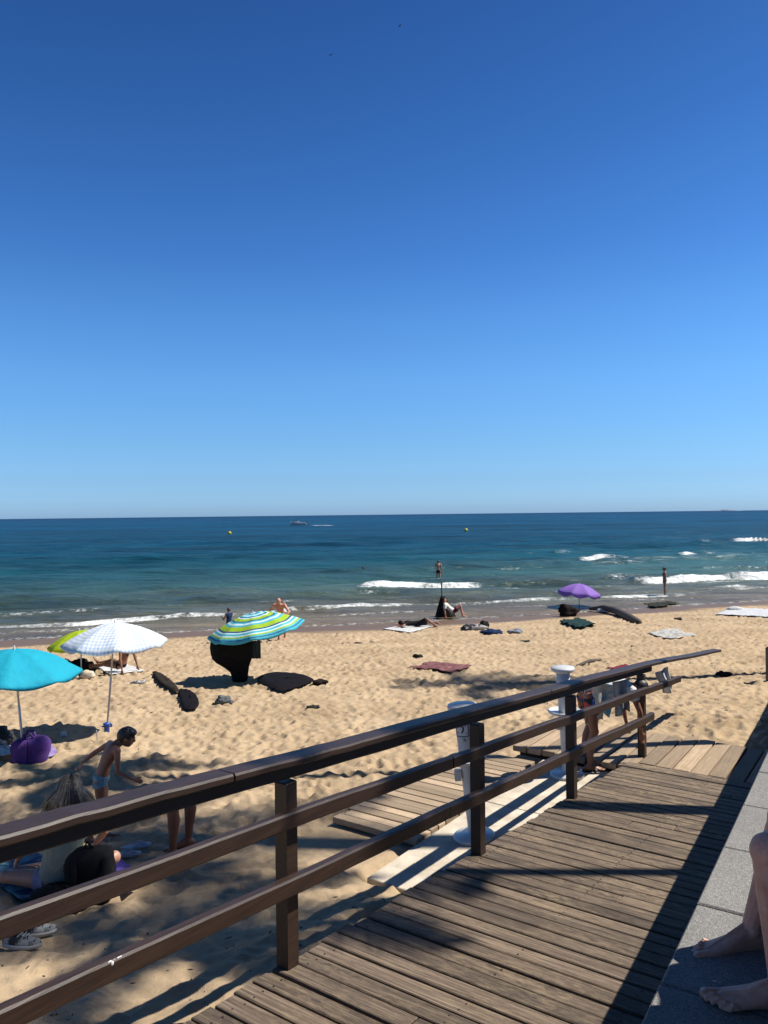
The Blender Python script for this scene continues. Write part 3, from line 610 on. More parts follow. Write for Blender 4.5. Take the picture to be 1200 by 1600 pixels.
def canopy_mat(name, kind, c1, c2=None, transl=.3):
    m = bpy.data.materials.new(name); m.use_nodes = True; t = m.node_tree; b = t.nodes['Principled BSDF']; L = t.links.new
    uv = N(t, 'ShaderNodeUVMap'); out = t.nodes['Material Output']; src = None
    sp = N(t, 'ShaderNodeSeparateXYZ'); L(uv.outputs[0], sp.inputs[0])
    if kind == 'plain':
        n = N(t, 'ShaderNodeTexNoise', Scale=3.0, Detail=3.0); r = N(t, 'ShaderNodeValToRGB'); r.color_ramp.elements[0].color = (*[x * .82 for x in c1], 1); r.color_ramp.elements[1].color = (*c1, 1); L(n.outputs['Fac'], r.inputs[0]); src = r.outputs[0]
    elif kind == 'check':
        def bars(o):
            s = N(t, 'ShaderNodeMath', operation='MULTIPLY'); L(o, s.inputs[0]); s.inputs[1].default_value = 1 / .062
            f = N(t, 'ShaderNodeMath', operation='FRACT'); a = N(t, 'ShaderNodeMath', operation='ADD'); a.inputs[1].default_value = 100.0; L(s.outputs[0], a.inputs[0]); L(a.outputs[0], f.inputs[0])
            g = N(t, 'ShaderNodeMath', operation='GREATER_THAN'); g.inputs[1].default_value = .5; L(f.outputs[0], g.inputs[0]); return g.outputs[0]
        a = N(t, 'ShaderNodeMath', operation='ADD'); L(bars(sp.outputs[0]), a.inputs[0]); L(bars(sp.outputs[1]), a.inputs[1])
        d = N(t, 'ShaderNodeMath', operation='MULTIPLY'); d.inputs[1].default_value = .5; L(a.outputs[0], d.inputs[0])
        r = N(t, 'ShaderNodeValToRGB'); r.color_ramp.elements[0].color = (*c1, 1); r.color_ramp.elements[1].color = (*c2, 1); L(d.outputs[0], r.inputs[0]); src = r.outputs[0]
    elif kind == 'stripe':
        s = N(t, 'ShaderNodeMath', operation='MULTIPLY'); L(sp.outputs[1], s.inputs[0]); s.inputs[1].default_value = 1 / 1.12
        r = N(t, 'ShaderNodeValToRGB'); r.color_ramp.interpolation = 'CONSTANT'; e = r.color_ramp.elements
        cy, li, na, wh = (.10, .55, .68), (.42, .62, .04), (.02, .09, .28), (.62, .80, .82)
        seq = [(0, wh), (.06, na), (.09, cy), (.16, wh), (.20, cy), (.24, na), (.27, wh), (.31, li), (.40, na), (.43, cy), (.48, wh), (.53, cy), (.58, li), (.70, na), (.735, wh), (.77, cy), (.82, wh), (.85, li), (.885, cy), (.92, na), (.94, cy)]
        e[0].position = 0; e[0].color = (*seq[0][1], 1); e[1].position = seq[1][0]; e[1].color = (*seq[1][1], 1)
        for p_, c in seq[2:]: q = e.new(p_); q.color = (*c, 1)
        L(s.outputs[0], r.inputs[0]); src = r.outputs[0]
    L(src, b.inputs['Base Color']); b.inputs['Roughness'].default_value = .75; b.inputs['Specular IOR Level'].default_value = .25
    tr = N(t, 'ShaderNodeBsdfTranslucent'); L(src, tr.inputs['Color']); mx = N(t, 'ShaderNodeMixShader', Fac=transl); L(b.outputs[0], mx.inputs[1]); L(tr.outputs[0], mx.inputs[2]); L(mx.outputs[0], out.inputs['Surface'])
    n = N(t, 'ShaderNodeTexNoise', Scale=7.0, Detail=3.0); tc = N(t, 'ShaderNodeTexCoord'); L(tc.outputs['Object'], n.inputs['Vector']); bp = N(t, 'ShaderNodeBump', Strength=1.0, Distance=.02); L(n.outputs['Fac'], bp.inputs['Height']); L(bp.outputs[0], b.inputs['Normal']); L(bp.outputs[0], tr.inputs['Normal'])
    return m
M_POLE = mat('pole_metal', (.62, .62, .62), .35, metallic=.6); M_RIB = mat('rib_metal', (.35, .35, .36), .4, metallic=.7)
def umbrella(base, apexdir, Hh, R, hc, cm, label, tilt=(0, 0), rot=0, pole_m=None, group='open beach umbrellas', cat='beach umbrella', val=.03, pr=.014):
    t = thing('beach_umbrella', label, cat, base, 0, group)
    top = Vector(apexdir).normalized() * Hh
    obj('pole', MB().tube([(-top.x * .15, -top.y * .15, -.25), tuple(top * .5)], pr + .003, 10), pole_m or M_POLE, t)
    obj('upper_pole', MB().tube([tuple(top * .5), tuple(top)], pr, 10), M_POLE, t)
    me = uvcanopy('canopy', R, hc, val=val); o = bpy.data.objects.new('canopy', me); C.objects.link(o); o.parent = t; me.materials.append(cm)
    o.location = top - Vector((0, 0, hc)); o.rotation_euler = (tilt[0], tilt[1], rot)
    q = o.modifiers.new('so', 'SOLIDIFY'); q.thickness = .003; q.offset = 0
    g = MB(); g.tube([(0, 0, hc - .02), (0, 0, hc + .045)], [.016, .008], 8); obj('finial', g, mat('white_plastic', (.7, .7, .7), .4), o)
    for k in range(8):
        a = 2 * math.pi * k / 8; pts = []
        for i in range(9): s = i / 8; pts.append((R * s * math.cos(a), R * s * math.sin(a), hc * (1 - s ** 1.75) - .012))
        g = MB().tube(pts, .004, 6); g.tube([pts[4], (0, 0, hc - .40 * (R / .9))], .003, 6); obj('rib', g, M_RIB, o)
    return t
b1 = PG(38, 1190); b2 = PG(167, 1145); b3 = PG(127, 1056); b4 = PG(385, 1064); b5 = PG(905, 952)
umbrella(b1, (-.085, 0, 1), 176 / 1190 * b1.y, 100 / 1190 * b1.y, .30, canopy_mat('turquoise', 'plain', (.02, .50, .68)), 'turquoise beach umbrella at the left edge, above the purple bag', tilt=(.03, .03), rot=.3)
t2 = umbrella(b2, (.083, 0, 1), 172 / 1190 * b2.y, 79 / 1190 * b2.y, .30, canopy_mat('blue_check', 'check', (.84, .87, .88), (.52, .63, .78), .3), 'white beach umbrella with pale blue checks on a thin pole', rot=.39)
g = MB().lathe([(.035, -.05), (.04, 0), (.04, .12), (.055, .13), (.055, .15), (.03, .16)]); g.box((0, 0, .10), (.15, .02, .02)); g.box((.07, 0, .12), (.03, .02, .05))
obj('sand_anchor', g, mat('blue_plastic', (.02, .10, .50), .4), t2)
umbrella(b3, (0, 0, 1), 71 / 1190 * b3.y, 50 / 1190 * b3.y, .30, canopy_mat('lime', 'plain', (.50, .66, .02)), 'lime green beach umbrella half hidden behind the checked one', tilt=(0, -.12), rot=.2)
umbrella(b4, (.15, 0, 1), 108 / 1190 * b4.y, 76 / 1190 * b4.y, .36, canopy_mat('stripes', 'stripe', (.1, .5, .6)), 'striped beach umbrella in cyan, lime and navy rings', tilt=(.05, -.16), rot=.1)
umbrella(b5, (0, 0, 1), 40 / 1190 * b5.y, 34 / 1190 * b5.y, .45, canopy_mat('lilac', 'plain', (.36, .20, .68)), 'lilac purple beach umbrella at the water\'s edge', tilt=(0, .10), rot=.2, pole_m=mat('dark_pole', (.04, .04, .04), .5), val=.1)

# ------------------------------------------------------------------ granite seat wall and palms of the promenade (right of the view; they cast the shadows)
mb = MB()
for k in range(9): mb.box((.44 + .30, -1.6 + k * 1.0 + .5, .22), (.60, .992, .44), ch=.01)
tag(obj('stone_bench', mb, M_GRAN, smooth=False, loc=W0 + Vector((0, 0, ZC + .002)), rot=WROT), 'long granite seat wall the barefoot person sits on, along the promenade paving', 'bench')
M_TRUNK = mat('palm_bark', (.12, .085, .06), .9, (.22, .17, .12), nscale=5, nstretch=(1, 1, 6), bump=.02, bscale=9)
M_FROND = mat('palm_green', (.035, .075, .02), .5, (.07, .11, .03), nscale=3, transl=.15)
def palm(x, y, zc, R, label, nf=34, z0=-1.58, seed=1, r0=.17, lean=.1, sx=0):
    rg = random.Random(seed); t = thing('palm_tree', label, 'palm tree', (x, y, z0), 0, 'tall palms on the promenade')
    h = zc - z0; pts = [(.10 * math.sin(i / 12 * 2) + sx * (i / 12) ** 2, lean * (i / 12) ** 2, h * i / 12) for i in range(13)]
    obj('trunk', MB().tube(pts, [r0 * (1.25 - .45 * min(1, i / 4) + .04 * (i % 2)) for i in range(13)], 14), M_TRUNK, t)
    cr = MB()
    for k in range(nf):
        a = 2.399 * k + rg.uniform(-.2, .2); el = 1.25 - 1.7 * k / nf + rg.uniform(-.1, .1); L_ = R * rg.uniform(.85, 1.1); p = Vector(pts[-1]); rs = []; d = el
        for i in range(15):
            rs.append(p.copy()); p = p + Vector((math.cos(a) * math.cos(d), math.sin(a) * math.cos(d), math.sin(d))) * L_ / 14; d -= .115
        cr.tube(rs, [.022 * (1 - .8 * i / 14) for i in range(15)], 5)
        for i in range(2, 14):
            for q in range(3):
                f_ = (i + q / 3); c = rs[i].lerp(rs[min(i + 1, 14)], q / 3); dirn = (rs[min(i + 1, 14)] - rs[i - 1]).normalized(); side = dirn.cross(Vector((0, 0, 1))).normalized(); up = side.cross(dirn)
                ll = .52 * R / 2.2 * math.sin(math.pi * min(1, (f_ + 1) / 15.5)) ** .6 * rg.uniform(.8, 1.1)
                for s in (-1, 1):
                    tip = c + side * s * ll * .85 + dirn * ll * .45 - Vector((0, 0, ll * rg.uniform(.15, .5))); w_ = dirn * .018
                    m_ = c.lerp(tip, .5) + up * .03
                    cr.add([tuple(c - w_), tuple(c + w_), tuple(m_ + w_), tuple(tip), tuple(m_ - w_)], [(0, 1, 2, 3, 4)])
    obj('crown', cr, M_FROND, t, smooth=False); return t
palm(6.7, 7.33, 9.3, 2.5, 'palm nearest the middle of the ramp, its crown shading the seated woman', nf=17, seed=3, r0=.19, lean=1.1)
palm(7.0, 6.05, 8.4, 1.9, 'slim palm beside the bench, its thin crown shading the sand by the lower rail', nf=14, seed=5, r0=.09)
palm(13.9, 17.0, 12.0, 2.3, 'farthest palm, its shadow falling on the sand behind the shower columns', nf=14, seed=12, z0=-3.0)
palm(6.3, 9.9, 9.9, 1.5, 'palm beyond the bench, its shadow reaching the sand left of the boy', nf=12, seed=31, r0=.10, lean=.6, sx=-.2)

# ------------------------------------------------------------------ people
def nv(v): return Vector(v).normalized()
def skeleton(H, P_):
    g = lambda k, d: nv(P_.get(k, d)); J = {}
    sp = g('sp', (0, 0, 1)); sp2 = g('sp2', P_.get('sp', (0, 0, 1))); lat = g('lat', (0, 1, 0)); pl = g('plat', (0, 1, 0)); nk = g('nk', P_.get('sp2', P_.get('sp', (0, 0, 1)))); fc = g('face', (1, 0, 0))
    p0 = Vector((0, 0, 0)); p1 = p0 + sp * .15 * H; p2 = p1 + sp2 * .14 * H
    J['hs'] = P_.get('hs', 1.0)
    J.update(p0=p0, p1=p1, p2=p2, sp=sp, sp2=sp2, lat=lat, pl=pl, nk=nk, fc=fc, H=H)
    J['neck'] = p2 + nk * .06 * H; up = (nk - fc * nk.dot(fc)); up = up.normalized() if up.length > .1 else Vector((0, 0, 1)); J['up'] = up; J['head'] = J['neck'] + nk * .035 * H * J['hs'] + up * .012 * H + fc * .014 * H
    for s, k in ((1, 'l'), (-1, 'r')):
        J['sh' + k] = p2 + lat * s * .108 * H - sp2 * .012 * H
        J['el' + k] = J['sh' + k] + g('ua' + k, (0, s * .15, -1)) * .17 * H
        J['wr' + k] = J['el' + k] + g('fa' + k, (.15, 0, -1)) * .148 * H; J['hd' + k] = g('ha' + k, P_.get('fa' + k, (.15, 0, -1)))
        J['hip' + k] = p0 + pl * s * .052 * H - sp * .02 * H
        J['kn' + k] = J['hip' + k] + g('th' + k, (0, 0, -1)) * .243 * H
        J['an' + k] = J['kn' + k] + g('sk' + k, (0, 0, -1)) * .243 * H; J['ft' + k] = g('ft' + k, (1, s * .12, 0))
    return J
def fr(up, fw):
    up = Vector(up).normalized(); fw = (fw - up * fw.dot(up)); fw = fw.normalized() if fw.length > 1e-3 else up.orthogonal().normalized(); l = up.cross(fw); return np.array([list(fw), list(l), list(up)]).T
def torso_mb(J, mb, g=1.0, lo=0, hi=1, belly=0, bust=0):
    H = J['H']; f1 = J['pl'].cross(J['sp']); f2 = J['lat'].cross(J['sp2']); R1 = fr(J['sp'], f1); R2 = fr(J['sp2'], f2); E = mb.ell
    p0, p1, p2, sp, sp2 = J['p0'], J['p1'], J['p2'], J['sp'], J['sp2']
    ST = [(-.05, p0 - sp * .045 * H, 0, .052, .043), (0, p0, 0, .086, .061), (.2, p0 + sp * .06 * H, .2, .081, .057 + belly * .6), (.4, p0 + sp * .12 * H, .4, .073, .051 + belly), (.6, p1 + sp2 * .03 * H, .7, .080, .056 + belly * .5), (.75, p1 + sp2 * .08 * H, 1, .091, .060), (.9, p2 - sp2 * .022 * H, 1, .096, .053), (1, p2 + sp2 * .012 * H, 1, .060, .040), (1.05, p2 + sp2 * .03 * H, 1, .030, .028)]
    ST = [q for q in ST if q[0] >= lo - .06 and q[0] <= hi + .06]; V = []; Fc = []; n = 20
    for (_, c, t_, w_, d_) in ST:
        la = (J['pl'] * (1 - t_) + J['lat'] * t_).normalized(); fa_ = (f1 * (1 - t_) + f2 * t_).normalized(); cc = Vector(c) + fa_ * (belly * H * .5 if .1 < _ < .7 else 0)
        for j in range(n): a = 2 * math.pi * j / n; V.append(tuple(cc + la * math.cos(a) * w_ * H * g + fa_ * math.sin(a) * d_ * H * g))
    for i in range(len(ST) - 1):
        for j in range(n): a = i * n + j; b_ = i * n + (j + 1) % n; Fc.append((a, b_, b_ + n, a + n))
    Fc += [tuple(range(n - 1, -1, -1)), tuple(range((len(ST) - 1) * n, len(ST) * n))]; mb.add(V, Fc)
    if hi >= .6:
        if bust:
            for s in (1, -1): E(J['p1'] + J['sp2'] * .065 * H + f2 * .045 * H + J['lat'] * s * .042 * H, (.032 * H * g,) * 3)
    if hi >= 1: mb.tube([J['shr'], J['p2'] - J['sp2'] * .01 * H, J['shl']], [.030 * H * g, .040 * H * g, .030 * H * g], 12)
def limb(mb, a, b, ra, rm, rb, n=12, t=.35, off=None):
    a = Vector(a); b = Vector(b); m = a.lerp(b, t) + (off or Vector()); mb.tube([a, a.lerp(m, .5) , m, m.lerp(b, .5), b], [ra, (ra + rm) / 2, rm, (rm + rb) / 2 * .97, rb], n)
def hand(mb, w, d, H, thumb, curl=.3, spread=1.0):
    d = Vector(d).normalized(); th = Vector(thumb); th = (th - d * th.dot(d)).normalized(); pn = d.cross(th); c = w + d * .030 * H
    mb.ell(c, (.030 * H, .021 * H, .011 * H), np.array([list(d), list(th), list(pn)]).T)
    for i, L in enumerate((.040, .044, .041, .032)):
        o = c + d * .020 * H + th * (.016 - .0105 * i) * H * spread; m = o + d * L * .5 * H + pn * L * curl * .25 * H; e = m + (d * (1 - curl) + pn * curl).normalized() * L * .5 * H
        mb.tube([o, m, e], [.0058 * H, .0052 * H, .0044 * H], 7)
    o = c + th * .015 * H - d * .012 * H; mb.tube([o, o + (th * .6 + d * .6) * .025 * H, o + (th * .5 + d * .9) * .042 * H], [.0075 * H, .006 * H, .005 * H], 7)
TOE_Q = (.0185, .0040, -.0068, -.0166, -.0252); TOE_L = (.031, .028, .024, .020, .016); TOE_R = (.0086, .0052, .0048, .0045, .0047); TOE_B = (.100, .101, .097, .090, .081)
def foot(mb, an, ft, H, s, fine=False):
    ft = Vector(ft).normalized(); lat = Vector((0, 0, 1)).cross(ft); lat = lat.normalized() * s if lat.length > .01 else Vector((0, s, 0)); up = ft.cross(lat) * s; inn = -lat
    ST = [(-.044, .011, -.018, -.036), (-.036, .0175, -.006, -.040), (-.018, .0205, .006, -.041), (.0, .0210, .012, -.041), (.022, .0205, .006, -.040), (.045, .0220, -.006, -.039), (.068, .0255, -.015, -.040), (.088, .0280, -.0215, -.041), (.102, .0270, -.026, -.041), (.110, .0200, -.029, -.040)]
    V = []; Fc = []; n = 18
    for x, w_, tp, bt in ST:
        zc = (tp + bt) / 2; hz = (tp - bt) / 2; sh = .004 * max(0, x) / .1
        for j in range(n):
            a = 2 * math.pi * j / n; cs, sn = math.cos(a), math.sin(a); cs = math.copysign(abs(cs) ** .85, cs); sn = math.copysign(abs(sn) ** (.6 if sn < 0 else 1.0), sn)
            tilt = .004 * (x > .02) * cs
            V.append(tuple(an + ft * x * H + inn * (cs * w_ + sh) * H + up * (zc + sn * hz + (tilt if sn > 0 else 0)) * H))
    for i in range(len(ST) - 1):
        for j in range(n): a = i * n + j; b_ = i * n + (j + 1) % n; Fc.append((a, b_, b_ + n, a + n))
    Fc += [tuple(range(n - 1, -1, -1)), tuple(range((len(ST) - 1) * n, len(ST) * n))]; mb.add(V, Fc)
    for q_ in (1, -1): mb.ell(an + inn * q_ * .0165 * H + up * (.002 if q_ > 0 else -.003) * H, (.010 * H, .006 * H, .010 * H))
    mb.tube([an + ft * .012 * H + up * .012 * H, an + ft * .055 * H - up * .012 * H, an + ft * .10 * H - up * .026 * H + inn * .012 * H], [.006 * H, .0045 * H, .004 * H], 7)
    for i in range(5):
        r = TOE_R[i] * H; b0 = an + ft * TOE_B[i] * H - up * .0315 * H + inn * (TOE_Q[i] + .004) * H; L = TOE_L[i]
        kn = b0 + ft * L * .5 * H + up * (.0055 if i else .001) * H; mb.tube([b0, kn, b0 + ft * (L - TOE_R[i] * .6) * H - up * .003 * H], [r * 1.02, r * .92, r * 1.08], 10)
def leg_mb(J, mb, k, k0=1.0, fine=False):
    H = J['H']; s = 1 if k == 'l' else -1; hp, kn, an = J['hip' + k], J['kn' + k], J['an' + k]; sk = (an - kn).normalized(); ft = J['ft' + k]; back = -(ft - sk * ft.dot(sk)); back = back.normalized() if back.length > .1 else Vector((0, 0, 0))
    limb(mb, hp, kn, .050 * H * k0, .045 * H * k0, .031 * H * k0); mb.ell(kn - back * .004 * H, (.031 * H, .031 * H, .034 * H))
    limb(mb, kn, an, .028 * H * k0, .032 * H * k0, .0185 * H, t=.32, off=back * .008 * H)
    mb.ell(kn.lerp(an, .30) + back * .010 * H, (.027 * H * k0, .028 * H * k0, .05 * H), fr(sk, back if back.length else Vector((1, 0, 0))))
    foot(mb, an, ft, H, s, fine)
def arm_mb(J, mb, k, k0=1.0, thumb=None, curl=.35):
    H = J['H']; s = 1 if k == 'l' else -1; a, e, w = J['sh' + k], J['el' + k], J['wr' + k]
    mb.ell(a, (.031 * H * k0,) * 3); limb(mb, a, e, .028 * H * k0, .027 * H * k0, .020 * H * k0); limb(mb, e, w, .021 * H * k0, .0215 * H * k0, .0135 * H, t=.25); hand(mb, w, J['hd' + k], H, thumb or (1, 0, .1), curl)
def head_mb(J, mb):
    H = J['H']; c = J['head']; f = J['fc']; u = J['up']; l = u.cross(f); R = np.array([list(f), list(l), list(u)]).T
    H0 = H; H = H * J['hs']
    mb.tube([J['p2'] - J['sp2'] * .01 * H, J['neck'], J['neck'] + J['nk'] * .02 * H], [.036 * H, .029 * H, .030 * H], 12)
    mb.ell(c, (.056 * H, .045 * H, .055 * H), R); mb.ell(c + f * .016 * H - u * .036 * H, (.036 * H, .034 * H, .030 * H), R); mb.ell(c + f * .030 * H - u * .053 * H, (.018 * H, .019 * H, .013 * H), R)
    mb.tube([c + f * .052 * H + u * .006 * H, c + f * .064 * H - u * .016 * H], [.005 * H, .009 * H], 8); mb.ell(c + f * .050 * H - u * .036 * H, (.010 * H, .016 * H, .007 * H), R); mb.ell(c + f * .046 * H + u * .012 * H, (.012 * H, .034 * H, .007 * H), R)
    for s in (1, -1): mb.ell(c + l * s * .046 * H - u * .006 * H - f * .004 * H, (.013 * H, .007 * H, .019 * H), R)
def person(label, loc, th, H, pose, sk, vox=.012, anchor='feet', k0=1.0, belly=0, bust=0, parts=('torso', 'head', 'arms', 'legs'), thumbs=None, fine=False, curl=.35, group=None):
    J = skeleton(H, pose); mb = MB()
    if 'torso' in parts: torso_mb(J, mb, 1.0, belly=belly, bust=bust)
    if 'head' in parts: head_mb(J, mb)
    thumbs = thumbs or {}
    for k in 'lr':
        if 'arms' in parts: arm_mb(J, mb, k, k0, thumbs.get(k), curl)
        if 'legs' in parts: leg_mb(J, mb, k, k0, fine)
    V = np.concatenate(mb.V); zmin = V[:, 2].min()
    c, s = math.cos(th), math.sin(th)
    if anchor == 'feet': off = Vector((0, 0, -zmin)); root = Vector(loc)
    else:
        j = J[anchor]; root = Vector(loc) - Vector((c * j.x - s * j.y, s * j.x + c * j.y, j.z)); off = Vector((0, 0, 0))
    mb.V = [v + np.array(off) for v in mb.V]; J['off'] = off
    o = obj('person', mb, sk, loc=root, rot=(0, 0, th), remesh=vox, smooth_it=2 if vox < .005 else (4 if vox < .01 else 2)); tag(o, label, 'person', group)
    return o, J
def wear(o, J, name, fn, m, vox=.012, it=4):
    mb = MB(); fn(mb); mb.V = [v + np.array(J['off']) for v in mb.V]; return obj(name, mb, m, o, remesh=vox, smooth_it=it)
def shorts_fn(J, g=1.1, frac=.45, waist=.05):
    def f(mb):
        H = J['H']; f1 = J['pl'].cross(J['sp']); R1 = fr(J['sp'], f1); mb.ell(J['p0'] + J['sp'] * .005 * H, (.062 * H * g, .088 * H * g, .060 * H), R1)
        if waist: mb.ell(J['p0'] + J['sp'] * waist * H, (.055 * H * g, .080 * H * g, .035 * H), R1)
        for k in 'lr':
            a = J['hip' + k]; b = a.lerp(J['kn' + k], frac)
            if frac > 0: mb.tube([a, a.lerp(b, .5), b], [.053 * H * g, .052 * H * g, .053 * H * g], 14, round_=False)
    return f
def top_fn(J, g=1.1, sleeve=.5, length=0, bust=0):
    def f(mb):
        torso_mb(J, mb, g, lo=length, bust=bust); H = J['H']
        for k in 'lr':
            if sleeve: a = J['sh' + k]; mb.tube([a, a.lerp(J['el' + k], sleeve)], [.037 * H * g, .036 * H * g], 12, round_=False)
    return f
def cap_fn(J, g=1.0, back=.012, long=0, w=.04, side=None):
    def f(mb):
        H = J['H']; c = J['head']; fw = J['fc']; u = J['up']; l = u.cross(fw); R = np.array([list(fw), list(l), list(u)]).T
        mb.ell(c - fw * back * H + u * .008 * H, (.056 * H * g, .050 * H * g, .057 * H * g), R)
        if long:
            d = Vector(side or (-.2, 0, -1)).normalized()
            for i in range(-3, 4): a = c - fw * .035 * H + l * i * .013 * H; mb.tube([a + u * .02 * H, a + d * long * .5 * H - fw * .01 * H, a + d * long * H * (1 - .06 * abs(i))], [.018 * H, .02 * H, .008 * H], 8)
    return f
SK_TAN = skin('skin_tan', (.30, .135, .075)); SK_BR = skin('skin_brown', (.20, .085, .048)); SK_PALE = skin('skin_pale', (.52, .29, .20)); SK_RED = skin('skin_reddish', (.42, .19, .12))
M_HAIRD = mat('dark_hair', (.012, .009, .008), .5, (.03, .02, .015), nscale=30, nstretch=(1, 1, .2), bump=.004, bscale=60)

# --- boy bending forward on the sand
J0 = dict(hs=1.25, sp=(.30, 0, 1), sp2=(.50, 0, .9), lat=(-.35, .9, .05), nk=(.8, 0, .62), face=(.93, .05, -.28), uar=(.02, -.25, -1), far=(.80, -.1, -.42), har=(.8, 0, -.4), ual=(-.75, .45, -.48), fal=(-.8, .1, -.62), hal=(-.6, .1, -.9),
          thr=(.05, 0, -1), skr=(-.38, 0, -.92), thl=(.12, .1, -1), skl=(-.05, 0, -1), ftr=(1, -.1, -.2))
pb = PG(159, 1316)
o, J = person('boy with short dark hair and pale blue swim briefs bending forward on the sand', pb, math.radians(14), 1.10, J0, skin('skin_boy', (.21, .088, .048)), vox=.008, fine=False, thumbs={'r': (.3, .3, .8), 'l': (.5, -.3, .6)}, curl=.75, k0=1.02)
wear(o, J, 'swim_briefs', shorts_fn(J, 1.17, .16, .02), cloth('briefs_blue', (.12, .30, .36), (.40, .52, .55), s=22), .008)
def boyhair(mb):
    H = J['H'] * 1.25; c = J['head']; fw = J['fc']; u = J['up']; l = u.cross(fw); R = np.array([list(fw), list(l), list(u)]).T
    mb.ell(c - fw * .010 * H + u * .010 * H, (.058 * H, .052 * H, .058 * H), R); mb.ell(c + fw * .022 * H + u * .040 * H, (.042 * H, .046 * H, .026 * H), R)
    for i in range(60):
        a = random.uniform(-1.2, 1.6); b_ = random.uniform(-1, 1); p = c + fw * .05 * H * math.sin(a) + u * (.012 + .052 * math.cos(a)) * H + l * b_ * .035 * H; mb.ell(p, (.010 * H, .008 * H, .006 * H), R, 7, 5)
wear(o, J, 'hair', boyhair, M_HAIRD, .007, 2)

# --- seated woman seen from behind
pw = PG(96, 1398)
JW = dict(sp=(-.06, -.10, 1), sp2=(.22, -.16, 1), nk=(.35, -.05, .9), face=(.95, .1, -.22), thl=(.55, .85, -.02), skl=(.45, -.9, -.1), thr=(.55, -.85, 0), skr=(.45, .9, -.1), ftl=(.2, -1, -.1), ftr=(.2, 1, -.1),
          ual=(.35, .50, -.8), fal=(.55, .25, -.6), uar=(.45, -.35, -.8), far=(.6, .2, -.5))
o, J = person('seated woman with long ash blonde hair and grey green T-shirt, seen from behind', pw, math.radians(112), 1.62, JW, skin('skin_woman', (.34, .18, .12)), vox=.010)
wear(o, J, 'shirt', top_fn(J, 1.22, .45), cloth('shirt_sage', (.34, .38, .30), (.42, .46, .37), bump=.02, bs=9), .010)
wear(o, J, 'shorts', shorts_fn(J, 1.07, .26, .0), cloth('shorts_lilac', (.42, .42, .55)), .010)
hb = MB(); H = J['H']; c = J['head'] + J['off']; fw = Vector((J['fc'].x, J['fc'].y, 0)).normalized(); u = J['up']; l = u.cross(fw)
hd = MB()
for i in range(760):
    a = random.gauss(0, .80); h_ = -fw * math.cos(a) + l * math.sin(a); R_ = .066 * H + random.uniform(0, .012); ll = random.uniform(.15, .29) * (1 - .15 * abs(math.sin(a))); ph0 = random.uniform(.0, .5)
    pts = [c + (u * math.cos(f) + h_ * math.sin(f) * .88) * R_ for f in (ph0, ph0 + .35, ph0 + .7, 1.45)]; q1 = pts[-1]
    q2 = q1 + Vector((0, 0, -1)) * ll * .55 + h_ * .035 + l * math.sin(a) * .045; q3 = q1 + Vector((0, 0, -1)) * ll + h_ * .03 + l * (math.sin(a) * .075 + random.gauss(0, .012))
    (hb if (abs(math.sin(a)) > .38 and random.random() < .9 or random.random() < .2) else hd).tube(pts + [q2, q3], [.007, .0075, .0075, .007, .006, .002], 5, round_=False)
hc_ = MB(); hc_.ell(c, (.054 * H, .054 * H, .056 * H))
hq = obj('hair', hb, mat('ash_blonde', (.20, .155, .095), .45, (.46, .37, .25), nscale=25), o); obj('hair_roots', hd, mat('hair_brown', (.045, .032, .024), .5), hq); obj('hair_cap', hc_, MATS['hair_brown'], hq)

# --- lower legs of the adult behind the rail
pa = PG(290, 1332)
JA = dict(thl=(.12, 0, -1), skl=(0, 0, -1), thr=(.1, 0, -1), skr=(.04, 0, -1), ftl=(1, .25, 0), ftr=(1, -.1, 0))
J = skeleton(1.68, JA); mb = MB()
for k, dx in (('l', Vector((.08, 0, 0))), ('r', Vector((-.10, -.02, 0)))):
    for nm in ('hip', 'kn', 'an'): J[nm + k] = J[nm + k] + dx
    J['hip' + k] = J['kn' + k].lerp(J['hip' + k], .22); leg_mb(J, mb, k, 1.06)
off = -np.concatenate(mb.V)[:, 2].min(); mb.V = [v + np.array([0, 0, off]) for v in mb.V]
o = obj('person', mb, skin('skin_adult', (.19, .078, .044)), loc=pa, rot=(0, 0, math.radians(205)), remesh=.009); tag(o, 'bare lower legs of an adult standing barefoot behind the railing, right of the boy', 'person')

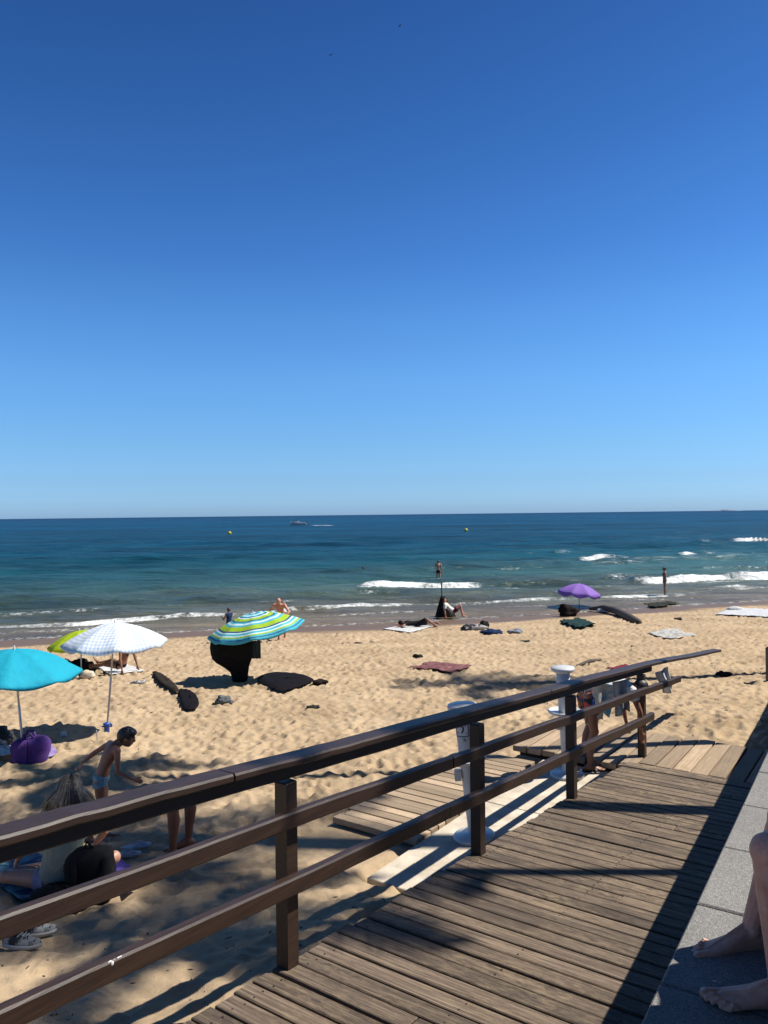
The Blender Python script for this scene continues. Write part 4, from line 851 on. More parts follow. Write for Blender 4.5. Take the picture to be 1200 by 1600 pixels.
# --- person in floral shorts bending behind the far end of the railing
pf = P(922, 1199, PADZ)
JF = dict(sp=(1, 0, .30), sp2=(1, 0, .12), nk=(1, 0, -.15), face=(.3, 0, -1), ual=(.25, .2, -1), fal=(.2, 0, -1), uar=(.35, -.15, -1), far=(.1, .1, -1), thl=(.22, .12, -1), skl=(-.25, 0, -1), thr=(.10, -.1, -1), skr=(-.16, 0, -1))
def floral():
    m = bpy.data.materials.new('floral_print'); m.use_nodes = True; t = m.node_tree; b = t.nodes['Principled BSDF']
    v = N(t, 'ShaderNodeTexVoronoi', Scale=17.0); tc = N(t, 'ShaderNodeTexCoord'); nz = N(t, 'ShaderNodeTexNoise', Scale=12.0); ad = N(t, 'ShaderNodeVectorMath', operation='MULTIPLY_ADD'); ad.inputs[1].default_value = (.12,) * 3
    t.links.new(tc.outputs['Object'], nz.inputs['Vector']); t.links.new(nz.outputs['Color'], ad.inputs[0]); t.links.new(tc.outputs['Object'], ad.inputs[2]); t.links.new(ad.outputs[0], v.inputs['Vector'])
    sp = N(t, 'ShaderNodeSeparateColor'); t.links.new(v.outputs['Color'], sp.inputs[0]); r = N(t, 'ShaderNodeValToRGB'); r.color_ramp.interpolation = 'CONSTANT'; e = r.color_ramp.elements
    e[0].color = (.012, .016, .05, 1); e[1].position = .45; e[1].color = (.55, .07, .05, 1)
    for p_, c_ in ((.6, (.02, .09, .35)), (.72, (.10, .30, .10)), (.82, (.62, .22, .08)), (.9, (.01, .012, .03))): q = e.new(p_); q.color = (*c_, 1)
    t.links.new(sp.outputs[0], r.inputs[0]); t.links.new(r.outputs[0], b.inputs['Base Color']); b.inputs['Roughness'].default_value = .8; return m
o, J = person('person in dark floral shorts and white top bending over behind the end of the railing', pf, math.radians(6), 1.62, JF, SK_BR, vox=.010)
wear(o, J, 'shorts', shorts_fn(J, 1.12, .5, .03), floral(), .010)
wear(o, J, 'shirt', top_fn(J, 1.08, .5, .2), cloth('white_cotton', (.70, .69, .66), (.78, .77, .75), bump=.01, bs=12), .010)
wear(o, J, 'hair', cap_fn(J, 1.0), M_HAIRD, .010)
for k in 'lr':
    a = J['an' + k] + J['off']; g = MB(); g.box((a.x + .045, a.y, a.z - .066), (.25, .09, .022), ch=.008); sd_ = obj('sandal', g, mat('dark_sandal', (.02, .018, .02), .6), o, smooth=False)
    g = MB(); g.tube([(a.x + .06, a.y - .048, a.z - .05), (a.x + .07, a.y, a.z - .012), (a.x + .06, a.y + .048, a.z - .05)], .02, 8, flat=((1, 0, 0), .4)); obj('strap', g, MATS['dark_sandal'], sd_)

# --- cloth helper: hanging or lying sheets with folds
def sheet(fn, nu=24, nv_=24):
    mb = MB(); V = [fn(i / nu, j / nv_) for j in range(nv_ + 1) for i in range(nu + 1)]
    mb.add(V, [(j * (nu + 1) + i, j * (nu + 1) + i + 1, (j + 1) * (nu + 1) + i + 1, (j + 1) * (nu + 1) + i) for j in range(nv_) for i in range(nu)]); return mb
def lying(name, corners, m, label, cat, h=.0, wr=.010, sc=3.0, solid=.008, seed=0, group=None, n=26, jag=.0):
    """a cloth lying on the sand, corners given as ground points; folds follow noise"""
    c = [PG(*q) for q in corners]; o0 = sum((Vector(q) for q in c), Vector()) / 4; o0.z = GZ(o0.x, o0.y)
    def f(s, t):
        p = (c[0] * (1 - s) + c[1] * s) * (1 - t) + (c[3] * (1 - s) + c[2] * s) * t
        e = mnoise.noise(Vector((p.x * 2.2, p.y * 2.2, seed + 5.5))) * jag; p = p + (p - o0) * e
        z = GZ(p.x, p.y) * .7 + SZ(p.x, p.y) * .3 + .012 + h + wr * (1 + mnoise.noise(Vector((p.x * sc, p.y * sc, seed)))) + wr * .6 * mnoise.noise(Vector((p.x * sc * 3, p.y * sc * 3, seed + 9))) + .02
        return (p.x - o0.x, p.y - o0.y, z - o0.z)
    return tag(obj(name, sheet(f, n, n), m, loc=o0, solid=solid), label, cat, group)
def blob(name, loc, dims, m, label=None, cat=None, rz=0, seed=0, rough=.35, sc=3.0, parent=None, vox=0, group=None, lean=(0, 0), sq=0):
    mb = MB(); mb.ell((0, 0, dims[2] * .42), (dims[0] / 2, dims[1] / 2, dims[2] * .58), n=30, m=20); V = mb.V[0]
    if sq:
        W_ = V - np.array([0, 0, dims[2] * .42]); U_ = W_ / np.array([dims[0] / 2, dims[1] / 2, dims[2] * .58]); nrm = (np.abs(U_) ** sq).sum(1) ** (1 / sq); V[:] = W_ / nrm[:, None] * .92 + np.array([0, 0, dims[2] * .42])
    for i in range(len(V)):
        d = Vector(V[i]) - Vector((0, 0, dims[2] * .42)); n_ = mnoise.noise(Vector((V[i][0] * sc / dims[0], V[i][1] * sc / dims[0], V[i][2] * sc / dims[0] + seed))) + .5 * mnoise.noise(Vector((V[i][0] * sc * 2.7 / dims[0], V[i][1] * sc * 2.7 / dims[0], V[i][2] * 2.7 * sc / dims[0] + seed)))
        V[i] = np.array([0, 0, dims[2] * .42]) + np.array(d) * (1 + rough * n_); V[i][2] = max(V[i][2], -.01)
    o = obj(name, mb, m, parent, loc=loc, rot=(lean[0], lean[1], rz))
    if label: tag(o, label, cat, group)
    return o
M_BLACK = cloth('black_cloth', (.012, .012, .013), (.02, .02, .022)); M_DKBR = cloth('dark_brown_cloth', (.03, .02, .016), (.015, .012, .012)); M_WCL = cloth('white_cloth', (.70, .70, .68), (.55, .55, .54), s=10, bump=.01, bs=14)
M_NAVY = cloth('navy_cloth', (.012, .03, .09), (.02, .05, .14))

# printed towel and white cloth held by the person in floral shorts / hanging on the rail
M_PRINT = mat('beach_print', (.12, .38, .55), .85, (.70, .62, .48), nscale=7, ramp=(.42, .56))
q = PY(954, 1072, 8.75)
def hang(w_, h_, ph, fold=.03, taper=0):
    return lambda s, t: ((s - .5) * w_ * (1 - taper * t), fold * math.sin(s * 9 + ph) * (.3 + t) + .01 * math.sin(t * 7), -t * h_ * (1 + .08 * math.sin(s * 5 + ph)))
tag(obj('towel', sheet(hang(.22, .42, 0)), M_WCL, loc=PY(928, 1074, 8.95), rot=(0, 0, .1), solid=.01), 'white cloth hanging beside the floral shorts, between the top and middle rails', 'cloth')
tag(obj('beach_bag', sheet(hang(.24, .36, 2, .02)), M_PRINT, loc=PY(946, 1068, 8.9), rot=(0, .22, 0), solid=.012), 'towel printed in blue and sand colours, held by the person in floral shorts', 'towel')
tag(obj('towel', sheet(hang(.17, .38, 1.0, .02)), mat('grey_print', (.18, .20, .22), .85, (.52, .50, .46), nscale=9, ramp=(.4, .6)), loc=PY(968, 1064, 8.8), rot=(0, -.1, .2), solid=.01), 'grey patterned cloth hanging right of the blue printed towel', 'cloth')
tag(obj('towel', sheet(hang(.20, .30, .7, .05, .5)), M_WCL, loc=PY(1034, 1047, 9.9), rot=(0, -.35, .3), solid=.01), 'crumpled white cloth hanging between the rails beyond the last post', 'cloth')

# --- barefoot person sitting at the right edge
JR = dict(sp=(-.10, 0, 1), sp2=(.12, 0, 1), nk=(.15, 0, 1), thl=(1, .04, .03), skl=(-.06, .0, -1), thr=(.72, -.42, -.04), plat=(.85, .53, 0), skr=(.29, -.06, -1), ual=(-.35, .3, -1), fal=(-.3, .1, -1), uar=(-.35, -.3, -1), far=(-.3, -.1, -1), ftl=(1, -.08, 0), ftr=(1, .10, 0), hal=(-.2, 0, -1), har=(-.2, 0, -1))
SKF = mat('skin_fair', (.52, .24, .16), .55, (.72, .40, .29), nscale=14, bump=.0022, bscale=85, sss=.1, ramp=(.3, .7))
o, J = person('barefoot person in lilac wrap sitting on the stone bench, legs over the paving', (1.215, 2.375, ZC + .069), math.radians(179), 1.72, JR, SKF, vox=.0031, anchor='anl', fine=True, k0=1.14)
def wrap(mb):
    H = J['H']; shorts_fn(J, 1.14, .5, .05)(mb)
    for k, e in (('l', .70), ('r', .92)):
        a = J['hip' + k]; b = a.lerp(J['kn' + k], e); mb.tube([a, a.lerp(b, .5), b], [.062 * H, .056 * H, .046 * H], 16, round_=False, flat=((0, 0, 1), 1.15))
M_LIL = cloth('lilac_wrap', (.30, .16, .30), (.42, .27, .42), s=16, bump=.01, bs=14)
wear(o, J, 'wrap_skirt', wrap, M_LIL, .008); wear(o, J, 'top', top_fn(J, 1.12, .3), cloth('navy_top', (.03, .035, .06)), .010); wear(o, J, 'hair', cap_fn(J, 1.02), M_HAIRD, .010)
for k, s in (('l', 1), ('r', -1)):
    an = J['an' + k] + J['off']; ft = J['ft' + k]; lat = Vector((0, 0, 1)).cross(ft).normalized() * s; inn = -lat; Hh = J['H']
    for i in range(5):
        r = TOE_R[i] * Hh; pnt = an + ft * (TOE_B[i] + TOE_L[i] - TOE_R[i] * .45) * Hh + Vector((0, 0, -.0345 * Hh + r * 1.02)) + inn * (TOE_Q[i] + .004) * Hh
        g = MB(); g.ell((0, 0, 0), (r * .72, r * .66, .0016), n=10, m=6); obj('toenail', g, mat('toenail', (.62, .38, .30), .3), o, loc=pnt, rot=(0, .35, math.atan2(ft.y, ft.x)))

# --- bathers and sunbathers
def pg_depth(px, Y): return PY(px, 800, Y)
q = PY(356, 800, 26.3); q.z = GZ(q.x, q.y)
o, J = person('small person in dark blue vest holding up a phone behind the striped umbrella', q, math.radians(140), 1.20, dict(uar=(.5, -.2, -.8), far=(.5, .1, .9), ual=(.3, .3, -1), fal=(.7, -.2, .4), face=(.9, 0, -.15)), SK_BR, vox=.016)
wear(o, J, 'vest', top_fn(J, 1.1, 0), M_NAVY, .016); wear(o, J, 'shorts', shorts_fn(J, 1.1, .4), M_BLACK, .016); wear(o, J, 'hair', cap_fn(J, 1.05, .006), M_HAIRD, .016)
g = MB(); g.box((0, 0, 0), (.012, .075, .15), ch=.004); hp = J['wrr'] + J['off'] + Vector((.02, 0, .09)); c_, s_ = math.cos(math.radians(140)), math.sin(math.radians(140))
tag(obj('phone', g, mat('phone_black', (.01, .01, .01), .3), smooth=False, loc=q + Vector((c_ * hp.x - s_ * hp.y, s_ * hp.x + c_ * hp.y, hp.z)), rot=(0, 0, math.radians(140))), 'dark phone held up by the person in the blue vest', 'phone')
q = PY(438, 800, 26.8); q.z = GZ(q.x, q.y)
o, J = person('bald tanned man, bare chested, leaning forward behind the striped umbrella', q, math.radians(-95), 1.72, dict(sp=(.7, 0, .72), sp2=(.6, 0, .8), nk=(.5, 0, .85), face=(.9, .2, -.4), ual=(.3, .6, -.8), uar=(.3, -.6, -.8), fal=(.6, -.3, -.6), far=(.6, .3, -.6), thl=(.25, .05, -1), thr=(.25, -.05, -1), skl=(-.25, 0, -1), skr=(-.25, 0, -1)), SK_RED, vox=.016, belly=.012, k0=1.15)
wear(o, J, 'shorts', shorts_fn(J, 1.1, .5), M_NAVY, .016)
# woman in the shallow water
q = PY(1039, 928, 43.5); q.z = SEA - .10
o, J = person('woman in a black bikini standing in the shallow water, seen from the side', q, math.radians(165), 1.70, dict(ual=(-.1, .15, -1), uar=(.05, -.12, -1), fal=(.2, 0, -1), far=(.15, 0, -1), thl=(.08, 0, -1), thr=(-.04, 0, -1)), SK_BR, vox=.02, bust=1, belly=.008)
wear(o, J, 'bikini_bottom', shorts_fn(J, 1.08, .08, 0), M_BLACK, .02)
def bra(mb):
    H = J['H']; f2 = J['lat'].cross(J['sp2']); mb.ell(J['p1'] + J['sp2'] * .06 * H, (.061 * H, .095 * H, .018 * H), fr(J['sp2'], f2))
    for s in (1, -1): mb.ell(J['p1'] + J['sp2'] * .065 * H + f2 * .046 * H + J['lat'] * s * .042 * H, (.036 * H,) * 3)
wear(o, J, 'bikini_top', bra, M_BLACK, .02); wear(o, J, 'hair', cap_fn(J, 1.03), M_HAIRD, .02)
# man wading
q = PY(685, 900, 59); q.z = SEA - .62
o, J = person('man wading thigh deep in the sea, his bare back to the beach', q, math.radians(88), 1.82, dict(ual=(0, .22, -1), uar=(0, -.22, -1), fal=(.12, .05, -1), far=(.12, -.05, -1)), SK_RED, vox=.022, k0=1.1)
wear(o, J, 'swim_trunks', shorts_fn(J, 1.08, .25), M_DKBR, .022); wear(o, J, 'hair', cap_fn(J, 1.03), M_HAIRD, .02)
# swimmer
q = PY(568, 893, 63.5); q.z = SEA - 1.22
o, J = person('swimmer up to the chest in the sea left of the wading man', q, math.radians(120), 1.70, dict(ual=(.4, .8, -.5), uar=(.4, -.8, -.5), fal=(.9, .2, 0), far=(.9, -.2, 0)), SK_TAN, vox=.022)
wear(o, J, 'hair', cap_fn(J, 1.08, .004, .1), M_HAIRD, .02)
# woman lying on her side on a white towel
lying('towel', [(150, 1043), (196, 1040), (225, 1050), (172, 1057)], M_WCL, 'white towel under the woman with long black hair', 'towel', solid=.01)
q = PG(190, 1053); q.z += .03
o, J = person('woman with long black hair sitting on a white towel, behind the checked umbrella pole', q, math.radians(158), 1.60, dict(sp=(-.45, 0, 1), sp2=(-.15, 0, 1), nk=(.1, 0, 1), thl=(1, .25, .1), skl=(1, .1, -.12), thr=(1, -.05, .22), skr=(1, .05, -.22), ftl=(.5, 0, .8), ftr=(.5, 0, .8), ual=(-.25, .35, -1), fal=(-.3, .1, -1), uar=(-.2, -.35, -1), far=(-.25, -.1, -1)), SK_BR, vox=.014)
wear(o, J, 'bikini', shorts_fn(J, 1.08, .1, 0), M_BLACK, .014); wear(o, J, 'hair', cap_fn(J, 1.08, .012, .26, side=(-.12, 0, -1)), M_HAIRD, .014)
# person lying under the turquoise umbrella
lying('towel', [(38, 1052), (92, 1048), (100, 1066), (46, 1068)], M_WCL, 'white towel in the shade behind the turquoise umbrella', 'towel', solid=.01, wr=.03, seed=3)
q = PG(66, 1055); q.z += .05
o, J = person('sunbather lying in dark clothes behind the turquoise umbrella, bare legs to the left', q, math.radians(172), 1.68, dict(sp=(-1, 0, .12), sp2=(-1, 0, .2), nk=(-1, 0, .35), face=(.1, 0, 1), thl=(1, .12, .12), skl=(1, 0, -.15), thr=(1, -.12, .22), skr=(1, 0, -.26), ftl=(.4, 0, 1), ftr=(.4, 0, 1), ual=(.3, .5, .2), fal=(.9, -.1, -.3), uar=(.3, -.5, .2), far=(.9, .1, -.3)), SK_RED, vox=.014)
wear(o, J, 'shirt', top_fn(J, 1.15, .5), M_BLACK, .014); wear(o, J, 'shorts', shorts_fn(J, 1.12, .4), M_BLACK, .014); wear(o, J, 'hair', cap_fn(J, 1.05), M_HAIRD, .014)
q = PG(120, 1053); blob('clothes_pile', q, (.95, .45, .34), M_BLACK, 'long heap of black clothes between the turquoise and checked umbrellas', 'clothes', seed=2, rough=.5)
q = PG(104, 1056); q2 = PY(84, 1040, q.y)
tag(obj('towel', sheet(lambda s, t: ((t - .5) * .36, .05 * math.sin(s * 6) + s * .05, .34 * (1 - t) + .02 * math.sin(s * 9) + .03 + s * .02), 12, 16).__class__ and sheet(lambda s, t: (t * .36 + s * .10, s * .05 + .02 * math.sin(t * 8), .30 * (1 - t) ** 1.3 + .03 + .02 * math.sin(s * 8 + t * 4)), 12, 16), mat('lime_white', (.55, .62, .40), .85, (.75, .74, .66), nscale=8), loc=PG(82, 1062), solid=.012), 'pale lime and white cloth draped over the sunbather in dark clothes', 'cloth')
blob('sun_hat', PG(137, 1060), (.36, .26, .19), cloth('straw', (.62, .52, .38), (.70, .62, .48)), 'cream cloth hat or bag on the sand beside the black heap', 'hat', seed=7, rough=.25)
for (x, y, w_) in ((106, 1062, .16), (118, 1061, .14)): blob('shoe', PG(x, y), (w_ * 1.4, w_ * .8, .09), cloth('straw', (.6, .5, .38)), {106: 'left of the two pale shoes near the cream hat', 118: 'right of the two pale shoes near the cream hat'}[x], 'shoe', seed=x, rough=.2, group='pale shoes by the cream hat')
blob('clothes_pile', PG(216, 1069), (.34, .2, .08), mat('mixed_small', (.04, .05, .09), .8, (.6, .56, .5), nscale=30, ramp=(.45, .55)), 'small scatter of clothing on the sand right of the checked umbrella pole', 'clothes', seed=1, rough=.6)

# lying woman in dark clothes near the water
q = PG(652, 981); q.z += .04
lying('towel', [(598, 984), (640, 976), (676, 980), (640, 990)], M_WCL, 'pale towel under the two sunbathers in dark clothes by the water', 'towel', solid=.01)
o, J = person('sunbather in black lying face down near the water, head to the left', q, math.radians(186), 1.68, dict(sp=(1, 0, .05), sp2=(1, 0, .12), nk=(1, 0, .1), face=(.2, -.3, -1), plat=(0, 1, 0), lat=(0, 1, 0), thl=(-.8, .3, .45), skl=(-.75, .1, -.55), thr=(-1, -.1, .05), skr=(-1, 0, -.02), ftl=(-1, 0, -.3), ftr=(-1, 0, -.3), ual=(.5, .6, -.2), fal=(.8, -.5, 0), uar=(.5, -.6, -.2), far=(.8, .5, 0)), SK_BR, vox=.018, anchor='p0', k0=1.1)
o.location.z = q.z + .13
wear(o, J, 'clothes', lambda mb: (top_fn(J, 1.15, .4)(mb), shorts_fn(J, 1.22, .9)(mb)), M_BLACK, .018); wear(o, J, 'hair', cap_fn(J, 1.08), M_DKBR, .018)
# reclining person with raised knees
q = PG(708, 967)
o, J = person('person reclining in a white top with knees drawn up beside the folded black parasol', q, math.radians(-6), 1.68, dict(sp=(-.75, 0, .6), sp2=(-.7, 0, .7), nk=(-.4, 0, .9), face=(1, 0, .2), thl=(.75, .1, .75), skl=(.35, 0, -1), thr=(.85, -.1, .62), skr=(.22, 0, -1), ual=(-.2, .3, -1), fal=(.1, 0, -1), uar=(-.1, -.3, -1), far=(.2, 0, -1)), SK_RED, vox=.018)
wear(o, J, 'shirt', top_fn(J, 1.2, .7), mat('white_orange', (.74, .72, .66), .85, (.70, .38, .18), nscale=5, ramp=(.52, .66)), .018); wear(o, J, 'shorts', shorts_fn(J, 1.12, .55), cloth('maroon', (.16, .03, .05)), .018); wear(o, J, 'hair', cap_fn(J, 1.05), M_DKBR, .018)
q = PG(694, 965.5)
t = thing('folded_parasol', 'tall folded parasol, black cloth flaring at the foot, standing by the water', 'parasol', q, 0)
obj('pole', MB().tube([(-.08, 0, 0), (-.10, 0, 1.72)], .035, 8), mat('pole_grey', (.10, .12, .11), .5), t)
g = MB(); prof = []
n = 26; V = []; Fc = []
for i in range(9):
    s = i / 8; zz = .02 + 1.0 * s; hw = .46 * (1 - s) ** .9 + .09; cxo = .12 * (1 - s) - .06
    for j in range(n): a = 2 * math.pi * j / n; rr = hw * (1 + .10 * math.cos(a * 7 + s)); V.append((cxo + rr * math.cos(a) * .88, rr * math.sin(a) * .6, zz + .04 * math.sin(a * 3) * (1 - s)))
for i in range(8):
    for j in range(n): a = i * n + j; b_ = i * n + (j + 1) % n; Fc.append((a, b_, b_ + n, a + n))
Fc += [tuple(range(n - 1, -1, -1)), tuple(range(8 * n, 9 * n))]; g.add(V, Fc); obj('folded_canopy', g, cloth('green_black', (.012, .016, .011), (.03, .02, .018)), t)
blob('clothes_pile', PG(736, 985), (1.0, .5, .22), mat('mixed_wear', (.02, .02, .03), .85, (.5, .48, .47), nscale=4, ramp=(.5, .56)), 'heap of black, white and red clothes right of the sunbathers', 'clothes', seed=4, rough=.6)
blob('bag', PG(757, 983), (.42, .34, .32), M_BLACK, 'small black bag beside the heap of mixed clothes', 'bag', seed=5, rough=.4)
blob('clothes_pile', PG(770, 991), (.85, .42, .20), M_NAVY, 'heap of navy blue clothes on the sand, nearest the viewer of the two heaps', 'clothes', seed=6, rough=.6)
blob('backpack', PG(886, 963), (.82, .5, .52), M_DKBR, 'dark brown backpack on the sand below the lilac umbrella', 'backpack', seed=8, rough=.5)
lying('towel', [(872, 974), (905, 968), (930, 980), (905, 984)], cloth('teal_dark', (.02, .06, .06)), 'dark teal cloth spread on the sand by the brown backpack', 'cloth', wr=.07, sc=4, seed=4, solid=.02, jag=.4)
# driftwood log
q = PG(998, 975); q0 = PG(955, 958); g = MB(); d = q0 - q; g.tube([Vector((0, 0, .06)), d * .35 + Vector((0, 0, .14)), d * .8 + Vector((0, 0, .20)), d * 1.1 + Vector((-.2, 0, .22)), d * 1.25 + Vector((-.75, 0, .12))], [.13, .16, .17, .14, .08], 10)
tag(obj('driftwood', g, mat('wet_wood', (.05, .038, .03), .8, (.12, .09, .06), nscale=6, bump=.02, bscale=12), loc=q), 'dark driftwood log lying on the sand right of the lilac umbrella', 'driftwood')
blob('clothes_pile', PG(944, 957), (.7, .4, .2), M_WCL, 'small white cloth bundle on the driftwood log', 'clothes', seed=11, rough=.5)
lying('towel', [(1118, 962), (1140, 952), (1235, 955), (1215, 967)], mat('white_weave', (.66, .67, .68), .9, (.45, .47, .50), nscale=14, nstretch=(1, 4, 1), ramp=(.45, .6)), 'large white towel spread at the right edge near the water', 'towel', wr=.03)
blob('pillow', PG(1148, 955), (.75, .4, .22), M_WCL, 'white pillow on the large white towel', 'pillow', seed=13, rough=.15)
q = PG(1024, 944); lying('towel', [(1010, 946), (1045, 941), (1058, 946), (1022, 951)], cloth('dark_seaweed', (.04, .045, .035)), 'dark wet patch of seaweed at the water\'s edge below the woman in the bikini', 'seaweed', wr=.06, sc=5, jag=.6, solid=.02)
lying('towel', [(638, 1046), (672, 1038), (734, 1044), (706, 1055)], mat('dark_red_print', (.13, .018, .03), .9, (.28, .12, .11), nscale=6), 'dark red patterned towel lying alone in the middle of the sand', 'towel', wr=.03, seed=2, jag=.25)
for (x, y, s, lb) in ((653, 1028, .30, 'small dark clump of seaweed above the dark red towel'), (490, 1108, .22, 'small dark seaweed clump on the sand below the dark shadow sheet'), (1130, 1057, .34, 'pair of black sandals dropped on the sand near the right edge')):
    blob('sandals' if x > 1000 else 'seaweed', PG(x, y), (s, s * .6, s * .32), M_BLACK if x > 1000 else cloth('dark_seaweed', (.04, .045, .035)), lb, 'sandals' if x > 1000 else 'seaweed', seed=x, rough=.6)
lying('towel', [(1014, 990), (1050, 984), (1086, 994), (1040, 1001)], mat('faded_print', (.62, .58, .50), .9, (.30, .32, .34), nscale=9, ramp=(.45, .58)), 'faded patterned towel on the sand between the driftwood and the rail end', 'towel', seed=15, jag=.3)
lying('towel', [(948, 1046), (976, 1041), (992, 1045), (962, 1050)], cloth('crimson', (.26, .03, .06)), 'small crimson cloth lying on the sand just above the far top rail', 'cloth', seed=16, jag=.3)
q = PG(902, 1042); q2_ = PG(938, 1034); tag(obj('driftwood', MB().tube([(0, 0, .03), tuple((q2_ - q) * .5 + Vector((0, 0, .07))), tuple((q2_ - q) + Vector((0, 0, .04)))], [.03, .05, .04], 8), mat('wet_wood', (.05, .038, .03)), loc=q), 'thin grey branch lying on the sand above the farther shower column', 'driftwood')
for (x, y, s_, lb, m_) in ((820, 1003, .28, 'small dark scrap of seaweed in the middle of the beach, right of the red towel', 'dark_seaweed'), (560, 1006, .25, 'small dark scrap of seaweed on the sand left of the red towel', 'dark_seaweed'), (1060, 968, .4, 'small tangle of seaweed left of the large white towel', 'dark_seaweed')):
    blob('seaweed', PG(x, y), (s_, s_ * .6, s_ * .2), MATS[m_], lb, 'seaweed', seed=x, rough=.7)
blob('bag', PG(806, 990), (.5, .3, .16), mat('blue_grey_cloth', (.16, .2, .28), .85, (.4, .42, .45), nscale=8), 'small blue grey cloth bundle right of the navy clothes', 'clothes', seed=44, rough=.6)
# near-black sheets standing in for umbrella shadows on the sand round the striped umbrella
def outline_shadow(name, pts, m, label, cat, th=.015, seed=0, n=70, wr=.006):
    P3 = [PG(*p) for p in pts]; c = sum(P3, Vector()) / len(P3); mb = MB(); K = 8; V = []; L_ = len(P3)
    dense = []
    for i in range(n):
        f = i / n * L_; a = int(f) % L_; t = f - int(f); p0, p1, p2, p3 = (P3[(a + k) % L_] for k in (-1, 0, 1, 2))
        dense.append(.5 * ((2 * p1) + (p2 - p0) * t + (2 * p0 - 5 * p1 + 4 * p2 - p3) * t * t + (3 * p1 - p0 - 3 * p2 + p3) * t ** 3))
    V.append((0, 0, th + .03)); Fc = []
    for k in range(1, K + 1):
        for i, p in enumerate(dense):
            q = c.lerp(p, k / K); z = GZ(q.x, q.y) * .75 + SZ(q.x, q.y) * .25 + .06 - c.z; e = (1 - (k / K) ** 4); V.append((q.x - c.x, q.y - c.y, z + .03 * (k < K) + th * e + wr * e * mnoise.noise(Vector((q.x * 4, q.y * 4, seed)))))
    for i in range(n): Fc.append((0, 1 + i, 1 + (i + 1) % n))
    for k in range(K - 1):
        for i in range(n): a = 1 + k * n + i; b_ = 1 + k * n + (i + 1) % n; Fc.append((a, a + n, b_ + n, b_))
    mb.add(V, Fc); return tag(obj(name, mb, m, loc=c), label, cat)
outline_shadow('shadow_sheet', [(402, 1064), (420, 1056), (445, 1055), (470, 1058), (490, 1066), (478, 1073), (455, 1081), (438, 1083), (420, 1077)], mat('shadow_dark', (.010, .010, .014), .95, (.016, .013, .016), nscale=3, spec=.05), 'dark leaf-shaped sheet standing in for an umbrella shadow, right of the striped umbrella', 'shadow sheet')
blob('bag', PG(500, 1071), (.36, .2, .13), M_DKBR, 'small dark brown bundle at the right tip of the leaf-shaped shadow sheet', 'bag', seed=3, rough=.5)
outline_shadow('shadow_sheet', [(238, 1054), (252, 1057), (268, 1069), (279, 1081), (276, 1086), (262, 1080), (248, 1070)], mat('shadow_brown', (.035, .027, .02), .95, (.05, .04, .03), nscale=3, spec=.05), 'narrow dark brown sheet standing in for shadow, left of the black rounded one', 'shadow sheet')
outline_shadow('shadow_sheet', [(279, 1083), (290, 1083), (305, 1090), (311, 1102), (307, 1112), (294, 1113), (284, 1107)], MATS['shadow_dark'], 'black rounded sheet standing in for shadow on the sand, half way between the checked and striped umbrellas', 'shadow sheet')
blob('bag', PG(351, 1101), (.32, .24, .16), mat('grey_speckle', (.03, .035, .04), .8, (.2, .22, .22), nscale=20), 'small grey crumpled bag on the sand below the striped umbrella', 'bag', seed=9, rough=.6)
# dark form under the striped umbrella, cloth and shade made into one solid
sil = [(1003, 330, 394), (1012, 329, 394), (1022, 330, 394), (1030, 332, 393), (1036, 338, 391), (1043, 350, 389), (1050, 359, 388), (1058, 362, 388), (1066, 363, 386)]
Yc = b4.y - .15; base = PG(375, 1066); V = []; Fc = []; n = 28
for (y, xa, xb) in sil:
    a = PY(xa, y, Yc); b_ = PY(xb, y, Yc); c = (a + b_) / 2; hw = (b_ - a).length / 2
    for j in range(n): q = 2 * math.pi * j / n; rr = 1 + .04 * math.cos(q * 6 + y * .05); V.append((c.x + hw * rr * math.cos(q) - base.x, c.y + hw * .45 * rr * math.sin(q) - base.y, c.z - base.z))
m_ = len(sil)
for i in range(m_ - 1):
    for j in range(n): a = i * n + j; b_ = i * n + (j + 1) % n; Fc.append((a, a + n, b_ + n, b_))
Fc += [tuple(range(n)), tuple(range(m_ * n - 1, (m_ - 1) * n - 1, -1))]
g = MB(); g.add(V, Fc); tag(obj('cloth_shade_form', g, cloth('green_black', (.012, .016, .011)), loc=base), 'dark green black form of cloth and solid shade beneath the striped umbrella, narrowing to its foot', 'cloth')
tag(obj('cloth', sheet(lambda s_, t_: ((s_ - .5) * .20, .02 * math.sin(s_ * 19), -t_ * .40), 30, 6), mat('green_slats', (.04, .07, .06), .8, (.16, .20, .19), nscale=3, nstretch=(9, 1, .2), ramp=(.45, .55)), loc=PY(400, 1001, b4.y + .1), solid=.01), 'narrow grey green striped cloth hanging right of the dark shade form under the striped umbrella', 'cloth')

# --- foreground belongings
M_TOWELB = mat('blue_pattern', (.012, .045, .13), .9, (.12, .30, .38), nscale=8, ramp=(.46, .6), bump=.004, bscale=60)
lying('towel', [(-60, 1352), (60, 1338), (118, 1396), (36, 1416)], M_TOWELB, 'blue towel with pale patterns under the seated woman', 'towel', h=.0, wr=.012, n=34, seed=1)
lying('towel', [(140, 1358), (190, 1352), (208, 1366), (160, 1376)], cloth('violet', (.16, .11, .50)), 'violet cloth on the sand behind the black backpack', 'cloth', wr=.02, seed=5)
lying('towel', [(190, 1396), (206, 1388), (218, 1392), (200, 1402)], cloth('pink_white', (.50, .35, .52), (.65, .6, .68)), 'small pinkish cloth scrap on the sand under the middle rail', 'cloth', wr=.015, seed=6)
q = PG(134, 1408); t = thing('backpack', 'black backpack slumped on the sand beside the seated woman', 'backpack', q, math.radians(8))
